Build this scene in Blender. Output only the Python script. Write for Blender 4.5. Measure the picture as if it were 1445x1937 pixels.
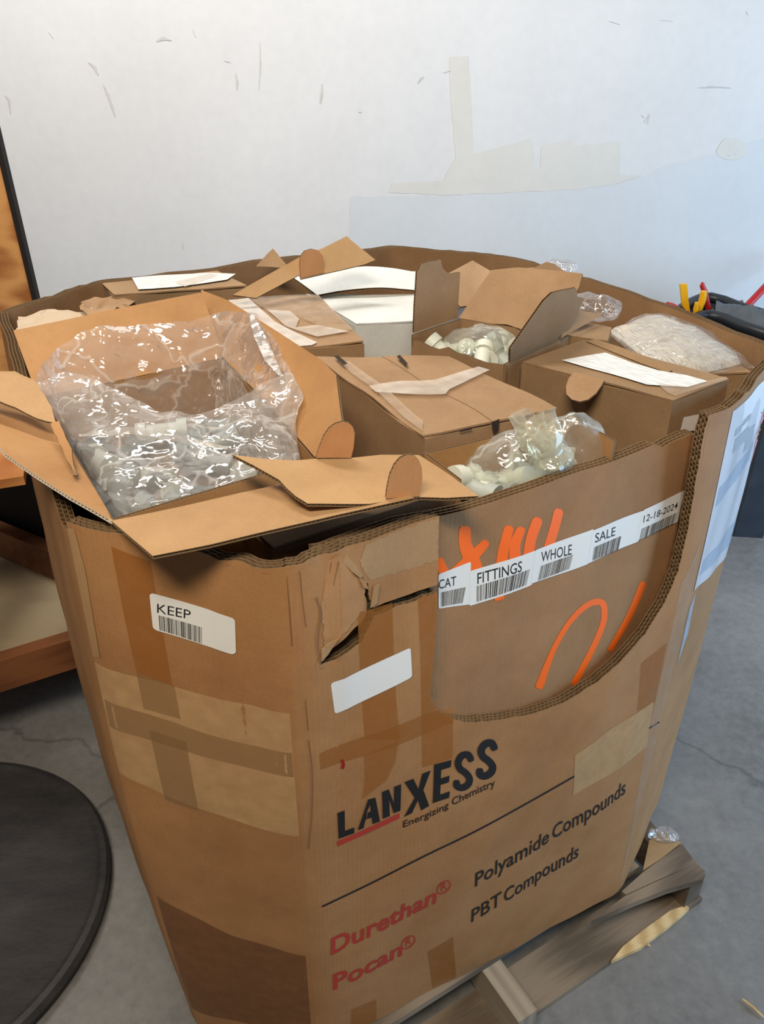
import bpy, bmesh, math, random
import numpy as np
from mathutils import Vector, Matrix, noise
from mathutils.geometry import delaunay_2d_cdt

random.seed(7)
for o in list(bpy.data.objects):
    bpy.data.objects.remove(o, do_unlink=True)
SC = bpy.context.scene
COL = SC.collection

# ------------------------------------------------------------------ camera
FPX, PIT, ROL, CAMZ = 1559.16, .5531, -.0155, 1.73      # focal length in px of a 1445x1937 frame
IW, IH = 1445.0, 1937.0
_c, _s, _cr, _sr = math.cos(PIT), math.sin(PIT), math.cos(ROL), math.sin(ROL)
_fw = np.array([0, _c, -_s]); _up0 = np.array([0, _s, _c]); _x = np.array([1.0, 0, 0])
_right = _x * _cr + _up0 * _sr
_up = -_x * _sr + _up0 * _cr
cam_data = bpy.data.cameras.new('camera')
cam = bpy.data.objects.new('camera', cam_data)
COL.objects.link(cam)
cam_data.sensor_fit = 'VERTICAL'
cam_data.sensor_height = 36.0
cam_data.lens = FPX * 36.0 / IH
cam_data.clip_start = .02
cam.matrix_world = Matrix(((_right[0], _up[0], -_fw[0], 0), (_right[1], _up[1], -_fw[1], 0),
                           (_right[2], _up[2], -_fw[2], CAMZ), (0, 0, 0, 1)))
SC.camera = cam

# ------------------------------------------------------------------ light
def lin(r, g, b, a=1.0):
    f = lambda c: (c / 255.0) / 12.92 if c <= 10.3 else (((c / 255.0) + .055) / 1.055) ** 2.4
    return (f(r), f(g), f(b), a)

W = bpy.data.worlds.new('room_ambient'); SC.world = W
W.use_nodes = True
W.node_tree.nodes['Background'].inputs[0].default_value = (.80, .82, .88, 1)
W.node_tree.nodes['Background'].inputs[1].default_value = .10

def area(name, loc, target, size, size_y, power, color):
    d = bpy.data.lights.new(name, 'AREA'); d.shape = 'RECTANGLE'
    d.size, d.size_y, d.energy, d.color = size, size_y, power, color
    o = bpy.data.objects.new(name, d); COL.objects.link(o)
    o.location = loc
    o.rotation_euler = (Vector(target) - Vector(loc)).to_track_quat('-Z', 'Y').to_euler()
    return o
area('ceiling_lamp', (-.25, -.45, 3.2), (.0, 1.0, .9), 1.2, .3, 66, (1.0, .86, .68))
area('wall_side_lamp', (-.7, 1.9, 3.4), (-.5, 3.0, 1.3), 1.4, .4, 58, (1.0, .95, .89))
area('open_door_daylight', (3.9, 1.2, 1.3), (1.2, 2.6, .9), 2.2, 2.4, 140, (.46, .71, 1.0))

SC.view_settings.view_transform = 'Standard'
SC.view_settings.look = 'None'
SC.view_settings.gamma = 1.0
SC.view_settings.use_curve_mapping = False
SC.view_settings.exposure = .1

# ------------------------------------------------------------------ geometry of the view (measuring the place from the photograph)
def ray(px, py):
    X = (px - IW / 2) / FPX; Y = (IH / 2 - py) / FPX
    d = _fw + _right * X + _up * Y
    return d
CAM = np.array([0, 0, CAMZ])
def U(px, py, z):
    d = ray(px, py)
    return CAM + d * ((z - CAMZ) / d[2])
def UY(px, py, y):
    d = ray(px, py)
    return CAM + d * (y / d[1])
def J(p):
    q = np.asarray(p, float) - CAM
    fw = q @ _fw
    return np.stack([IW / 2 + FPX * (q @ _right) / fw, IH / 2 - FPX * (q @ _up) / fw], -1)
def unit(v):
    v = np.asarray(v, float); return v / (np.linalg.norm(v) + 1e-12)

# ------------------------------------------------------------------ mesh helpers
class MB:
    def __init__(s): s.v, s.f, s.uv, s.mi, s.n = [], [], [], [], 0
    def add(s, verts, faces, uv=None, mi=0):
        verts = np.asarray(verts, float).reshape(-1, 3)
        s.v.append(verts)
        s.uv.append(np.asarray(uv, float).reshape(-1, 2) if uv is not None else verts[:, :2] * 1.0)
        for f in faces:
            s.f.append([i + s.n for i in f]); s.mi.append(mi)
        s.n += len(verts)
        return s
    def box(s, lo, hi, mi=0):
        (a, b, c), (d, e, f) = lo, hi
        return s.hexa([(a, b, c), (d, b, c), (d, e, c), (a, e, c), (a, b, f), (d, b, f), (d, e, f), (a, e, f)], mi)
    def hexa(s, p, mi=0):
        return s.add(p, [(0, 3, 2, 1), (4, 5, 6, 7), (0, 1, 5, 4), (1, 2, 6, 5), (2, 3, 7, 6), (3, 0, 4, 7)], None, mi)
    def tube(s, pts, rad, seg=12, cap=True, mi=0):
        pts = [np.asarray(p, float) for p in pts]; n = len(pts)
        rad = [rad] * n if np.isscalar(rad) else rad
        prev = None; V = []
        for i, p in enumerate(pts):
            t = unit(pts[min(i + 1, n - 1)] - pts[max(i - 1, 0)])
            if prev is None:
                a = np.array([0, 0, 1.0]) if abs(t[2]) < .9 else np.array([1.0, 0, 0])
                e1 = unit(np.cross(t, a))
            else:
                e1 = unit(prev - t * (prev @ t))
            prev = e1; e2 = np.cross(t, e1)
            for k in range(seg):
                th = 2 * math.pi * k / seg
                V.append(p + rad[i] * (math.cos(th) * e1 + math.sin(th) * e2))
        F = [(i * seg + k, i * seg + (k + 1) % seg, (i + 1) * seg + (k + 1) % seg, (i + 1) * seg + k) for i in range(n - 1) for k in range(seg)]
        if cap:
            F.append(tuple(reversed(range(seg)))); F.append(tuple(range((n - 1) * seg, n * seg)))
        return s.add(V, F, None, mi)
    def lathe(s, prof, c, seg=48, mi=0):
        V = [(c[0] + r * math.cos(2 * math.pi * k / seg), c[1] + r * math.sin(2 * math.pi * k / seg), c[2] + z) for r, z in prof for k in range(seg)]
        F = [(i * seg + k, i * seg + (k + 1) % seg, (i + 1) * seg + (k + 1) % seg, (i + 1) * seg + k) for i in range(len(prof) - 1) for k in range(seg)]
        return s.add(V, F, None, mi)
    def build(s, name, mats, parent=None, smooth=None, origin=None):
        V = np.concatenate(s.v); UV = np.concatenate(s.uv)
        if parent is not None:
            L = WL[parent.name]
        else:
            L = np.array(origin if origin is not None else [(V[:, 0].min() + V[:, 0].max()) / 2, (V[:, 1].min() + V[:, 1].max()) / 2, V[:, 2].min()])
        me = bpy.data.meshes.new(name)
        me.from_pydata((V - L).tolist(), [], s.f)
        uvl = me.uv_layers.new(name='UVMap')
        li = np.zeros(len(me.loops), np.int32); me.loops.foreach_get('vertex_index', li)
        uvl.data.foreach_set('uv', UV[li].astype(np.float32).ravel())
        mats = mats if isinstance(mats, (list, tuple)) else [mats]
        for m in mats: me.materials.append(m)
        if len(mats) > 1: me.polygons.foreach_set('material_index', s.mi)
        me.validate(); me.update()
        if smooth is not None:
            me.polygons.foreach_set('use_smooth', [True] * len(me.polygons))
            if smooth < 179: me.set_sharp_from_angle(angle=math.radians(smooth))
        o = bpy.data.objects.new(name, me); COL.objects.link(o)
        if parent is not None: o.parent = parent
        else: o.location = L
        WL[o.name] = L
        return o
WL = {}
def thing(name, label, cat, loc, group=None):
    o = bpy.data.objects.new(name, None); COL.objects.link(o)
    o.empty_display_size = .05
    o.location = loc; o['label'] = label; o['category'] = cat
    if group: o['group'] = group
    WL[o.name] = np.array(loc, float)
    return o
def tag(o, label, cat, group=None, kind=None):
    o['label'] = label; o['category'] = cat
    if group: o['group'] = group
    if kind: o['kind'] = kind
    return o

def inside(pts, poly):
    x, y = pts[:, 0], pts[:, 1]; r = np.zeros(len(pts), bool)
    n = len(poly); j = n - 1
    for i in range(n):
        xi, yi = poly[i]; xj, yj = poly[j]
        c = ((yi > y) != (yj > y))
        r ^= c & (x < (xj - xi) * (y - yi) / ((yj - yi) if abs(yj - yi) > 1e-12 else 1e-12) + xi)
        j = i
    return r
def segdist(pts, poly):
    d = np.full(len(pts), 1e9)
    for i in range(len(poly)):
        a = np.array(poly[i]); b = np.array(poly[(i + 1) % len(poly)])
        ab = b - a; t = np.clip(((pts - a) @ ab) / (ab @ ab + 1e-15), 0, 1)
        d = np.minimum(d, np.linalg.norm(pts - (a + t[:, None] * ab), axis=1))
    return d
def resample(outline, step):
    out = []; tags = []
    n = len(outline)
    for i in range(n):
        a = np.array(outline[i][:2], float); b = np.array(outline[(i + 1) % n][:2], float)
        st = step[i] if isinstance(step, (list, tuple)) else step
        k = max(1, int(round(np.linalg.norm(b - a) / st)))
        for q in range(k):
            out.append(a + (b - a) * q / k); tags.append(i)
    return np.array(out), tags
def cdt_fill(bnd, spacing):
    lo, hi = bnd.min(0), bnd.max(0)
    gx = np.arange(lo[0] + spacing * .5, hi[0], spacing); gy = np.arange(lo[1] + spacing * .5, hi[1], spacing)
    if len(gx) and len(gy):
        g = np.stack(np.meshgrid(gx, gy), -1).reshape(-1, 2)
        g = g[inside(g, bnd)]
        if len(g): g = g[segdist(g, bnd) > spacing * .35]
    else: g = np.zeros((0, 2))
    allp = np.concatenate([bnd, g]) if len(g) else bnd
    nb = len(bnd)
    r = delaunay_2d_cdt([Vector(p) for p in allp], [], [list(range(nb))], 1, 1e-7)
    return np.array([(v.x, v.y) for v in r[0]]), [tuple(f) for f in r[2]]
def sheet(mb, outline, S, t=.004, spacing=.03, layers=0, flutes=None, pitch=.007, depth=.004, step=None, skin_mi=0, edge_mi=0, back=True, back_mi=None):
    """a board: two skins, real corrugation along the edges flagged in flutes (None = all)"""
    area2 = sum(outline[i][0] * outline[(i + 1) % len(outline)][1] - outline[(i + 1) % len(outline)][0] * outline[i][1] for i in range(len(outline)))
    outline = [tuple(p[:2]) for p in outline]
    fl = list(flutes) if flutes is not None else [True] * len(outline)
    if area2 < 0:
        outline = outline[::-1]; n = len(outline)
        fl = [fl[(n - 2 - i) % n] for i in range(n)]
    step = step or spacing
    steps = [(pitch / 2 if (layers and fl[i]) else step) for i in range(len(outline))]
    bnd, tg = resample(outline, steps)
    P, F = cdt_fill(bnd, spacing)
    mb.add(S(P, 0), F, P, skin_mi)
    if t <= 0: return
    if back: mb.add(S(P, t), [f[::-1] for f in F], P, skin_mi if back_mi is None else back_mi)
    n = len(bnd)
    d = np.roll(bnd, -1, 0) - bnd
    dn = d / (np.linalg.norm(d, axis=1)[:, None] + 1e-12)
    nin = np.stack([-dn[:, 1], dn[:, 0]], 1)
    nv = nin + np.roll(nin, 1, 0); nv /= (np.linalg.norm(nv, axis=1)[:, None] + 1e-9)
    ins = bnd + nv * depth
    def ring(uv, o): return S(uv, o)
    # group consecutive segments
    b0, b1 = ring(bnd, 0), ring(bnd, t)
    plain = [i for i in range(n) if not (layers and fl[tg[i]])]
    V = np.concatenate([b0, b1]); uvs = np.concatenate([bnd, bnd])
    mb.add(V, [(i, n + i, n + (i + 1) % n, (i + 1) % n) for i in plain], uvs, edge_mi)
    fi = [i for i in range(n) if layers and fl[tg[i]]]
    if not fi: return
    i0, i1 = ring(ins, 0), ring(ins, t)
    mb.add(np.concatenate([i0, i1]), [(i, n + i, n + (i + 1) % n, (i + 1) % n) for i in fi], uvs, edge_mi)
    lt = t * .10 / max(1, layers) * 1.6
    gap = (t - lt * (layers + 1)) / layers
    for k in range(layers + 1):
        o0 = k * (gap + lt); o1 = o0 + lt
        A, B = ring(bnd, o0), ring(bnd, o1); C, D = ring(ins, o0), ring(ins, o1)
        V = np.concatenate([A, B, C, D])
        Fq = []
        for i in fi:
            j = (i + 1) % n
            Fq.append((i, n + i, n + j, j))
            if k > 0: Fq.append((i, j, 2 * n + j, 2 * n + i))
            if k < layers: Fq.append((n + i, 3 * n + i, 3 * n + j, n + j))
        mb.add(V, Fq, np.concatenate([bnd, bnd, ins, ins]), edge_mi)
    par = np.arange(n) % 2
    for k in range(layers):
        oa = (k + 1) * lt + k * gap; ob = oa + gap
        p = par if k % 2 == 0 else 1 - par
        A0, A1 = ring(bnd, oa), ring(bnd, ob); C0, C1 = ring(ins, oa), ring(ins, ob)
        A = np.where(p[:, None] == 0, A0, A1); C = np.where(p[:, None] == 0, C0, C1)
        V = np.concatenate([A, C])
        mb.add(V, [(i, (i + 1) % n, n + (i + 1) % n, n + i) for i in fi], np.concatenate([bnd, ins]), edge_mi)

def nz(x, y, z=0.0, sc=1.0):
    return noise.noise(Vector((x * sc, y * sc, z)))
def nvec(q):
    return Vector((noise.noise(q), noise.noise(q + Vector((31.7, 11.3, 5.1))), noise.noise(q + Vector((-17.9, 23.4, 41.2)))))
class Plane:
    """flat (or gently warped) sheet surface: p0 + u*ax + v*ay, outer side = +n"""
    def __init__(s, a, b, c, warp=0.0, wsc=6.0, seed=0.0, bend=None):
        a, b, c = (np.asarray(q, float) for q in (a, b, c))
        s.p0 = a; s.ax = unit(b - a); s.n = unit(np.cross(b - a, c - a)); s.ay = np.cross(s.n, s.ax)
        s.warp, s.wsc, s.seed, s.bend = warp, wsc, seed, bend
    def __call__(s, uv, o=0):
        uv = np.asarray(uv, float).reshape(-1, 2)
        h = np.zeros(len(uv))
        if s.warp:
            h += np.array([s.warp * nz(u, v, s.seed, s.wsc) for u, v in uv])
        if s.bend: h += np.array([s.bend(u, v) for u, v in uv])
        return s.p0 + uv[:, :1] * s.ax + uv[:, 1:2] * s.ay + (h - o)[:, None] * s.n
    def to(s, p):
        q = np.asarray(p, float) - s.p0; return (q @ s.ax, q @ s.ay)
    def px(s, px, py):
        d = ray(px, py); t = ((s.p0 - CAM) @ s.n) / (d @ s.n)
        return s.to(CAM + d * t)

# ------------------------------------------------------------------ materials
MATS = {}
def new_mat(name):
    m = bpy.data.materials.new(name); m.use_nodes = True
    nt = m.node_tree; b = nt.nodes['Principled BSDF']
    return m, nt, b
def node(nt, t, **kw):
    n = nt.nodes.new(t)
    for k, v in kw.items():
        if k.startswith('i_'): n.inputs[k[2:].replace('_', ' ')].default_value = v
        else: setattr(n, k, v)
    return n
def ramp(nt, fac, stops):
    r = nt.nodes.new('ShaderNodeValToRGB'); nt.links.new(fac, r.inputs[0])
    el = r.color_ramp.elements
    while len(el) < len(stops): el.new(.5)
    for e, (p, c) in zip(el, stops): e.position = p; e.color = c
    return r
def mottled(name, c0, c1, scale=8, rough=.8, bump=.15, bscale=220, detail=6, stretch=(1, 1, 1), spec=.25, coat=0, lines=0):
    if name in MATS: return MATS[name]
    m, nt, b = new_mat(name)
    tc = node(nt, 'ShaderNodeTexCoord'); mp = node(nt, 'ShaderNodeMapping'); mp.inputs['Scale'].default_value = stretch
    nt.links.new(tc.outputs['Object'], mp.inputs[0])
    n1 = node(nt, 'ShaderNodeTexNoise', i_Scale=scale, i_Detail=detail, i_Roughness=.6)
    nt.links.new(mp.outputs[0], n1.inputs['Vector'])
    n2 = node(nt, 'ShaderNodeTexNoise', i_Scale=bscale, i_Detail=3.0)
    nt.links.new(mp.outputs[0], n2.inputs['Vector'])
    mx = node(nt, 'ShaderNodeMix'); mx.inputs[0].default_value = .28
    nt.links.new(n1.outputs[0], mx.inputs[2]); nt.links.new(n2.outputs[0], mx.inputs[3])
    r = ramp(nt, mx.outputs[0], [(.3, c0), (.7, c1)])
    if lines:
        n5 = node(nt, 'ShaderNodeTexNoise', i_Scale=3.5, i_Detail=5.0, i_Roughness=.7); nt.links.new(tc.outputs['Object'], n5.inputs['Vector'])
        st = ramp(nt, n5.outputs[0], [(.36, (.80, .79, .78, 1)), (.58, (1, 1, 1, 1))])
        mm = node(nt, 'ShaderNodeMix', data_type='RGBA', blend_type='MULTIPLY'); mm.inputs[0].default_value = .75
        nt.links.new(r.outputs[0], mm.inputs[6]); nt.links.new(st.outputs[0], mm.inputs[7])
        nt.links.new(mm.outputs[2], b.inputs['Base Color'])
    else: nt.links.new(r.outputs[0], b.inputs['Base Color'])
    b.inputs['Roughness'].default_value = rough
    b.inputs['Specular IOR Level'].default_value = spec
    b.inputs['Coat Weight'].default_value = coat
    bp = node(nt, 'ShaderNodeBump'); bp.inputs['Strength'].default_value = bump; bp.inputs['Distance'].default_value = .001
    src = n2.outputs[0]
    if lines:
        uv = node(nt, 'ShaderNodeTexCoord')
        wv = node(nt, 'ShaderNodeTexWave', i_Scale=lines, i_Distortion=.6, i_Detail=1.0)
        nt.links.new(uv.outputs['UV'], wv.inputs['Vector'])
        m2 = node(nt, 'ShaderNodeMix'); m2.inputs[0].default_value = .35
        nt.links.new(n2.outputs[0], m2.inputs[2]); nt.links.new(wv.outputs['Fac'], m2.inputs[3])
        src = m2.outputs[0]
    nt.links.new(src, bp.inputs['Height']); nt.links.new(bp.outputs[0], b.inputs['Normal'])
    MATS[name] = m
    return m
def kraft(name, rgb, var=14, rough=.78, lines=45):
    r, g, b = rgb
    return mottled(name, lin(r - var, g - var, b - var), lin(r + var, g + var, b + var), scale=9, rough=rough, bump=.25, lines=lines)
def plain(name, rgb, rough=.6, metal=0, spec=.4, coat=0):
    if name in MATS: return MATS[name]
    m, nt, b = new_mat(name)
    b.inputs['Base Color'].default_value = lin(*rgb); b.inputs['Roughness'].default_value = rough
    b.inputs['Metallic'].default_value = metal; b.inputs['Specular IOR Level'].default_value = spec
    b.inputs['Coat Weight'].default_value = coat
    MATS[name] = m
    return m
def tape(name, rgb, alpha=.5, rough=.25, bump=.25):
    if name in MATS: return MATS[name]
    m, nt, b = new_mat(name)
    b.inputs['Base Color'].default_value = lin(*rgb); b.inputs['Roughness'].default_value = rough
    tc = node(nt, 'ShaderNodeTexCoord')
    n = node(nt, 'ShaderNodeTexNoise', i_Scale=40.0, i_Detail=4.0); nt.links.new(tc.outputs['Object'], n.inputs['Vector'])
    mr = node(nt, 'ShaderNodeMapRange'); nt.links.new(n.outputs[0], mr.inputs[0])
    mr.inputs[1].default_value = .3; mr.inputs[2].default_value = .7
    mr.inputs[3].default_value = max(0, alpha - .1); mr.inputs[4].default_value = min(1, alpha + .1)
    nt.links.new(mr.outputs[0], b.inputs['Alpha'])
    bp = node(nt, 'ShaderNodeBump'); bp.inputs['Strength'].default_value = bump; bp.inputs['Distance'].default_value = .002
    nt.links.new(n.outputs[0], bp.inputs['Height']); nt.links.new(bp.outputs[0], b.inputs['Normal'])
    MATS[name] = m
    return m
def film(name, tint=(1, 1, 1), milk=.10, crinkle=.5, scale=14, crease=.35):
    """thin clear polythene: see-through, a little milky, glossy, with whitish creases"""
    if name in MATS: return MATS[name]
    m, nt, b = new_mat(name)
    nt.nodes.remove(b)
    out = nt.nodes['Material Output']; lk = nt.links.new
    tr = node(nt, 'ShaderNodeBsdfTransparent'); tr.inputs[0].default_value = (*tint, 1)
    df = node(nt, 'ShaderNodeBsdfDiffuse'); df.inputs[0].default_value = (.84 * tint[0], .83 * tint[1], .81 * tint[2], 1)
    tl = node(nt, 'ShaderNodeBsdfTranslucent'); tl.inputs[0].default_value = (.84 * tint[0], .83 * tint[1], .81 * tint[2], 1)
    gl = node(nt, 'ShaderNodeBsdfGlossy'); gl.inputs['Roughness'].default_value = .10; gl.inputs[0].default_value = (.95, .95, .95, 1)
    tc = node(nt, 'ShaderNodeTexCoord')
    n1 = node(nt, 'ShaderNodeTexNoise', i_Scale=scale, i_Detail=2.0, i_Roughness=.5, i_Distortion=.8)
    lk(tc.outputs['Object'], n1.inputs['Vector'])
    wob = node(nt, 'ShaderNodeMix', data_type='RGBA'); wob.inputs[0].default_value = .10
    lk(tc.outputs['Object'], wob.inputs[6]); lk(n1.outputs['Color'], wob.inputs[7])
    vo = node(nt, 'ShaderNodeTexVoronoi', feature='DISTANCE_TO_EDGE', i_Scale=scale * .6)
    lk(wob.outputs[2], vo.inputs['Vector'])
    cr = ramp(nt, vo.outputs['Distance'], [(0, (1, 1, 1, 1)), (.035, (0, 0, 0, 1))])
    n3 = node(nt, 'ShaderNodeTexNoise', i_Scale=scale * 3.2, i_Detail=1.0, i_Distortion=.6)
    lk(tc.outputs['Object'], n3.inputs['Vector'])
    h1 = node(nt, 'ShaderNodeMath', operation='MULTIPLY_ADD'); h1.inputs[1].default_value = .35
    lk(n3.outputs[0], h1.inputs[0]); lk(n1.outputs[0], h1.inputs[2])
    h2 = node(nt, 'ShaderNodeMath', operation='MULTIPLY_ADD'); h2.inputs[1].default_value = .6
    lk(vo.outputs['Distance'], h2.inputs[0]); lk(h1.outputs[0], h2.inputs[2])
    bp = node(nt, 'ShaderNodeBump'); bp.inputs['Strength'].default_value = crinkle; bp.inputs['Distance'].default_value = .02
    lk(h2.outputs[0], bp.inputs['Height'])
    for s_ in (df, gl): lk(bp.outputs[0], s_.inputs['Normal'])
    lw = node(nt, 'ShaderNodeLayerWeight', i_Blend=.3); lk(bp.outputs[0], lw.inputs['Normal'])
    fm = node(nt, 'ShaderNodeMath', operation='MULTIPLY_ADD'); fm.inputs[1].default_value = crease; fm.inputs[2].default_value = milk
    lk(cr.outputs[0], fm.inputs[0])
    f2 = node(nt, 'ShaderNodeMath', operation='MULTIPLY_ADD', use_clamp=True); f2.inputs[1].default_value = .22
    lk(lw.outputs['Facing'], f2.inputs[0]); lk(fm.outputs[0], f2.inputs[2])
    dt = node(nt, 'ShaderNodeMixShader'); dt.inputs[0].default_value = .4; lk(df.outputs[0], dt.inputs[1]); lk(tl.outputs[0], dt.inputs[2])
    m1 = node(nt, 'ShaderNodeMixShader'); lk(f2.outputs[0], m1.inputs[0]); lk(tr.outputs[0], m1.inputs[1]); lk(dt.outputs[0], m1.inputs[2])
    f3 = node(nt, 'ShaderNodeMath', operation='MULTIPLY_ADD'); f3.inputs[1].default_value = .25; f3.inputs[2].default_value = .05
    lk(lw.outputs['Fresnel'], f3.inputs[0])
    m2 = node(nt, 'ShaderNodeMixShader'); lk(f3.outputs[0], m2.inputs[0]); lk(m1.outputs[0], m2.inputs[1]); lk(gl.outputs[0], m2.inputs[2])
    lk(m2.outputs[0], out.inputs[0])
    MATS[name] = m
    return m
def printed(name, scale=60, rgb=(226, 226, 222), ink=(172, 175, 182), amount=.5):
    """white paper with unreadable grey print blocks"""
    if name in MATS: return MATS[name]
    m, nt, b = new_mat(name)
    tc = node(nt, 'ShaderNodeTexCoord')
    br = node(nt, 'ShaderNodeTexNoise', i_Scale=scale, i_Detail=1.0)
    mp = node(nt, 'ShaderNodeMapping'); mp.inputs['Scale'].default_value = (1, 3.0, 1)
    nt.links.new(tc.outputs['UV'], mp.inputs[0]); nt.links.new(mp.outputs[0], br.inputs['Vector'])
    wv = node(nt, 'ShaderNodeTexWave', bands_direction='Y', i_Scale=55.0, i_Distortion=.4)
    nt.links.new(tc.outputs['UV'], wv.inputs['Vector'])
    mu = node(nt, 'ShaderNodeMath', operation='MULTIPLY'); nt.links.new(br.outputs[0], mu.inputs[0]); nt.links.new(wv.outputs['Fac'], mu.inputs[1])
    r = ramp(nt, mu.outputs[0], [(amount - .14, lin(*rgb)), (amount + .06, lin(*ink))])
    nt.links.new(r.outputs[0], b.inputs['Base Color']); b.inputs['Roughness'].default_value = .45
    MATS[name] = m
    return m

K_BIN = kraft('kraft_bulk_bin', (170, 124, 80), 9, rough=.62)
K_BIN_SHADED = kraft('kraft_bin_shaded', (140, 108, 76), 9)  # darker copy of the bin kraft; weaker light inside put into the colour
K_INNER = kraft('kraft_inner_panel', (162, 122, 84), 8)
K_EDGE = kraft('kraft_cut_edge', (126, 102, 74), 12, lines=0)
K_FRESH = kraft('kraft_fresh_inside', (170, 127, 82), 8)
K_OLD = kraft('kraft_worn', (158, 127, 94), 12)
K_GREY = kraft('kraft_greyed', (150, 122, 90), 10)
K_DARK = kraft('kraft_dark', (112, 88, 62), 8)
K_PALE = kraft('kraft_pale', (172, 137, 97), 9)
M_INK = plain('black_ink', (24, 23, 24), .55)
M_RED = plain('red_ink', (176, 54, 44), .6)
M_ORANGE = plain('orange_paint', (255, 110, 26), .45)
M_LABEL = plain('label_paper', (232, 232, 228), .35)
M_PAPER = plain('white_paper', (222, 220, 214), .6)
M_TAPE_D = tape('tape_amber', (174, 108, 42), .48, .22)
M_TAPE_L = tape('tape_frosted', (212, 172, 122), .62, .4)
M_TAPE_C = tape('tape_clear', (205, 185, 160), .28, .15, .05)
M_TAPE_W = tape('tape_white_haze', (215, 205, 192), .55, .2)
M_FILM = film('clear_bag_film', (.98, .97, .96), .20, .5, 15)
M_FILM2 = film('clear_pouch_film', (.97, .97, .98), .08, .8, 18)

# ================================================================== THE SETTING
def struct(o, label=None):
    o['kind'] = 'structure'
    if label: o['label'] = label
    return o
M_FLOOR = None
def floor_mat():
    m, nt, b = new_mat('concrete_floor')
    tc = node(nt, 'ShaderNodeTexCoord')
    n1 = node(nt, 'ShaderNodeTexNoise', i_Scale=2.2, i_Detail=8.0, i_Roughness=.65)
    n2 = node(nt, 'ShaderNodeTexNoise', i_Scale=38.0, i_Detail=6.0, i_Roughness=.7)
    n3 = node(nt, 'ShaderNodeTexVoronoi', feature='DISTANCE_TO_EDGE', i_Scale=1.1)
    n4 = node(nt, 'ShaderNodeTexNoise', i_Scale=7.0, i_Detail=5.0)
    for n in (n1, n2, n4): nt.links.new(tc.outputs['Object'], n.inputs['Vector'])
    wob = node(nt, 'ShaderNodeMix', data_type='RGBA'); wob.inputs[0].default_value = .12
    nt.links.new(tc.outputs['Object'], wob.inputs[6]); nt.links.new(n4.outputs['Color'], wob.inputs[7])
    nt.links.new(wob.outputs[2], n3.inputs['Vector'])
    mx = node(nt, 'ShaderNodeMix'); mx.inputs[0].default_value = .4
    nt.links.new(n1.outputs[0], mx.inputs[2]); nt.links.new(n2.outputs[0], mx.inputs[3])
    r = ramp(nt, mx.outputs[0], [(.30, lin(88, 88, 86)), (.48, lin(118, 118, 117)), (.7, lin(140, 140, 138))])
    ck = ramp(nt, n3.outputs['Distance'], [(.0, (.45, .45, .45, 1)), (.006, (1, 1, 1, 1))])
    mul = node(nt, 'ShaderNodeMix', data_type='RGBA', blend_type='MULTIPLY'); mul.inputs[0].default_value = .7
    nt.links.new(r.outputs[0], mul.inputs[6]); nt.links.new(ck.outputs[0], mul.inputs[7])
    nt.links.new(mul.outputs[2], b.inputs['Base Color'])
    b.inputs['Roughness'].default_value = .55
    bp = node(nt, 'ShaderNodeBump'); bp.inputs['Strength'].default_value = .12; bp.inputs['Distance'].default_value = .004
    nt.links.new(n2.outputs[0], bp.inputs['Height']); nt.links.new(bp.outputs[0], b.inputs['Normal'])
    return m
mb = MB(); mb.add([(-5, -3, 0), (6, -3, 0), (6, 6, 0), (-5, 6, 0)], [(0, 1, 2, 3)])
floor = struct(mb.build('floor', floor_mat(), origin=(0, 0, 0)), 'grey worn concrete floor with fine cracks')

WY = 3.1
M_WALL = mottled('white_wall_paint', lin(210, 210, 210), lin(224, 224, 223), scale=1.6, rough=.75, bump=.02, bscale=30)
mb = MB(); mb.box((-1.285, WY, 0), (6, WY + .12, 3.6))
wall = struct(mb.build('wall_back', M_WALL, origin=(0, WY, 0)), 'white painted wall panel with scuffs and patched paint')
wp = Plane((-1.285, WY, 0), (6, WY, 0), (-1.285, WY, 3))
def wall_patch(name, pts, mat, o):
    mb = MB(); sheet(mb, [wp.px(*p) for p in pts], lambda uv, oo: wp(uv, oo - o), 0, .12)
    return mb.build(name, mat, wall)
def ragged(pts, amp, step, seed=1):
    rnd = random.Random(seed); out = []
    for i in range(len(pts)):
        a = np.array(pts[i], float); b = np.array(pts[(i + 1) % len(pts)], float)
        L = np.linalg.norm(b - a); k = max(1, int(L / step)); nrm = np.array([-(b - a)[1], (b - a)[0]]) / (L + 1e-9)
        for q in range(k):
            out.append(tuple(a + (b - a) * q / k + (nrm * rnd.uniform(-amp, amp) if q else 0)))
    return out
wall_patch('paint_patch', ragged([(662, 372), (850, 370), (1085, 359), (1160, 350), (1222, 334), (1262, 312), (1335, 297), (1400, 275), (1460, 256), (1500, 250), (1500, 760), (662, 600)], 1.2, 14),
           mottled('lower_repaint', lin(202, 206, 208), lin(214, 217, 219), scale=2, rough=.7, bump=.02, bscale=30), .0005)
wall_patch('paint_patch', ragged([(735, 365), (742, 347), (838, 342), (862, 300), (852, 180), (850, 108), (886, 106), (896, 292), (1005, 262), (1012, 318), (1022, 318), (1024, 278), (1080, 262), (1084, 276), (1172, 268), (1172, 330), (1215, 332), (1160, 350), (1085, 359), (850, 369)], 1.0, 14, 3),
           mottled('cream_patch_paint', lin(207, 205, 198), lin(219, 217, 210), scale=2, rough=.7, bump=.02, bscale=30), .0008)
wall_patch('filler_spot', [(1384 + 28 * math.cos(a) * (1 + .12 * math.sin(3 * a)), 282 + 21 * math.sin(a)) for a in np.linspace(0, 2 * math.pi, 22)[:-1]], MATS['cream_patch_paint'], .0011)
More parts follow.
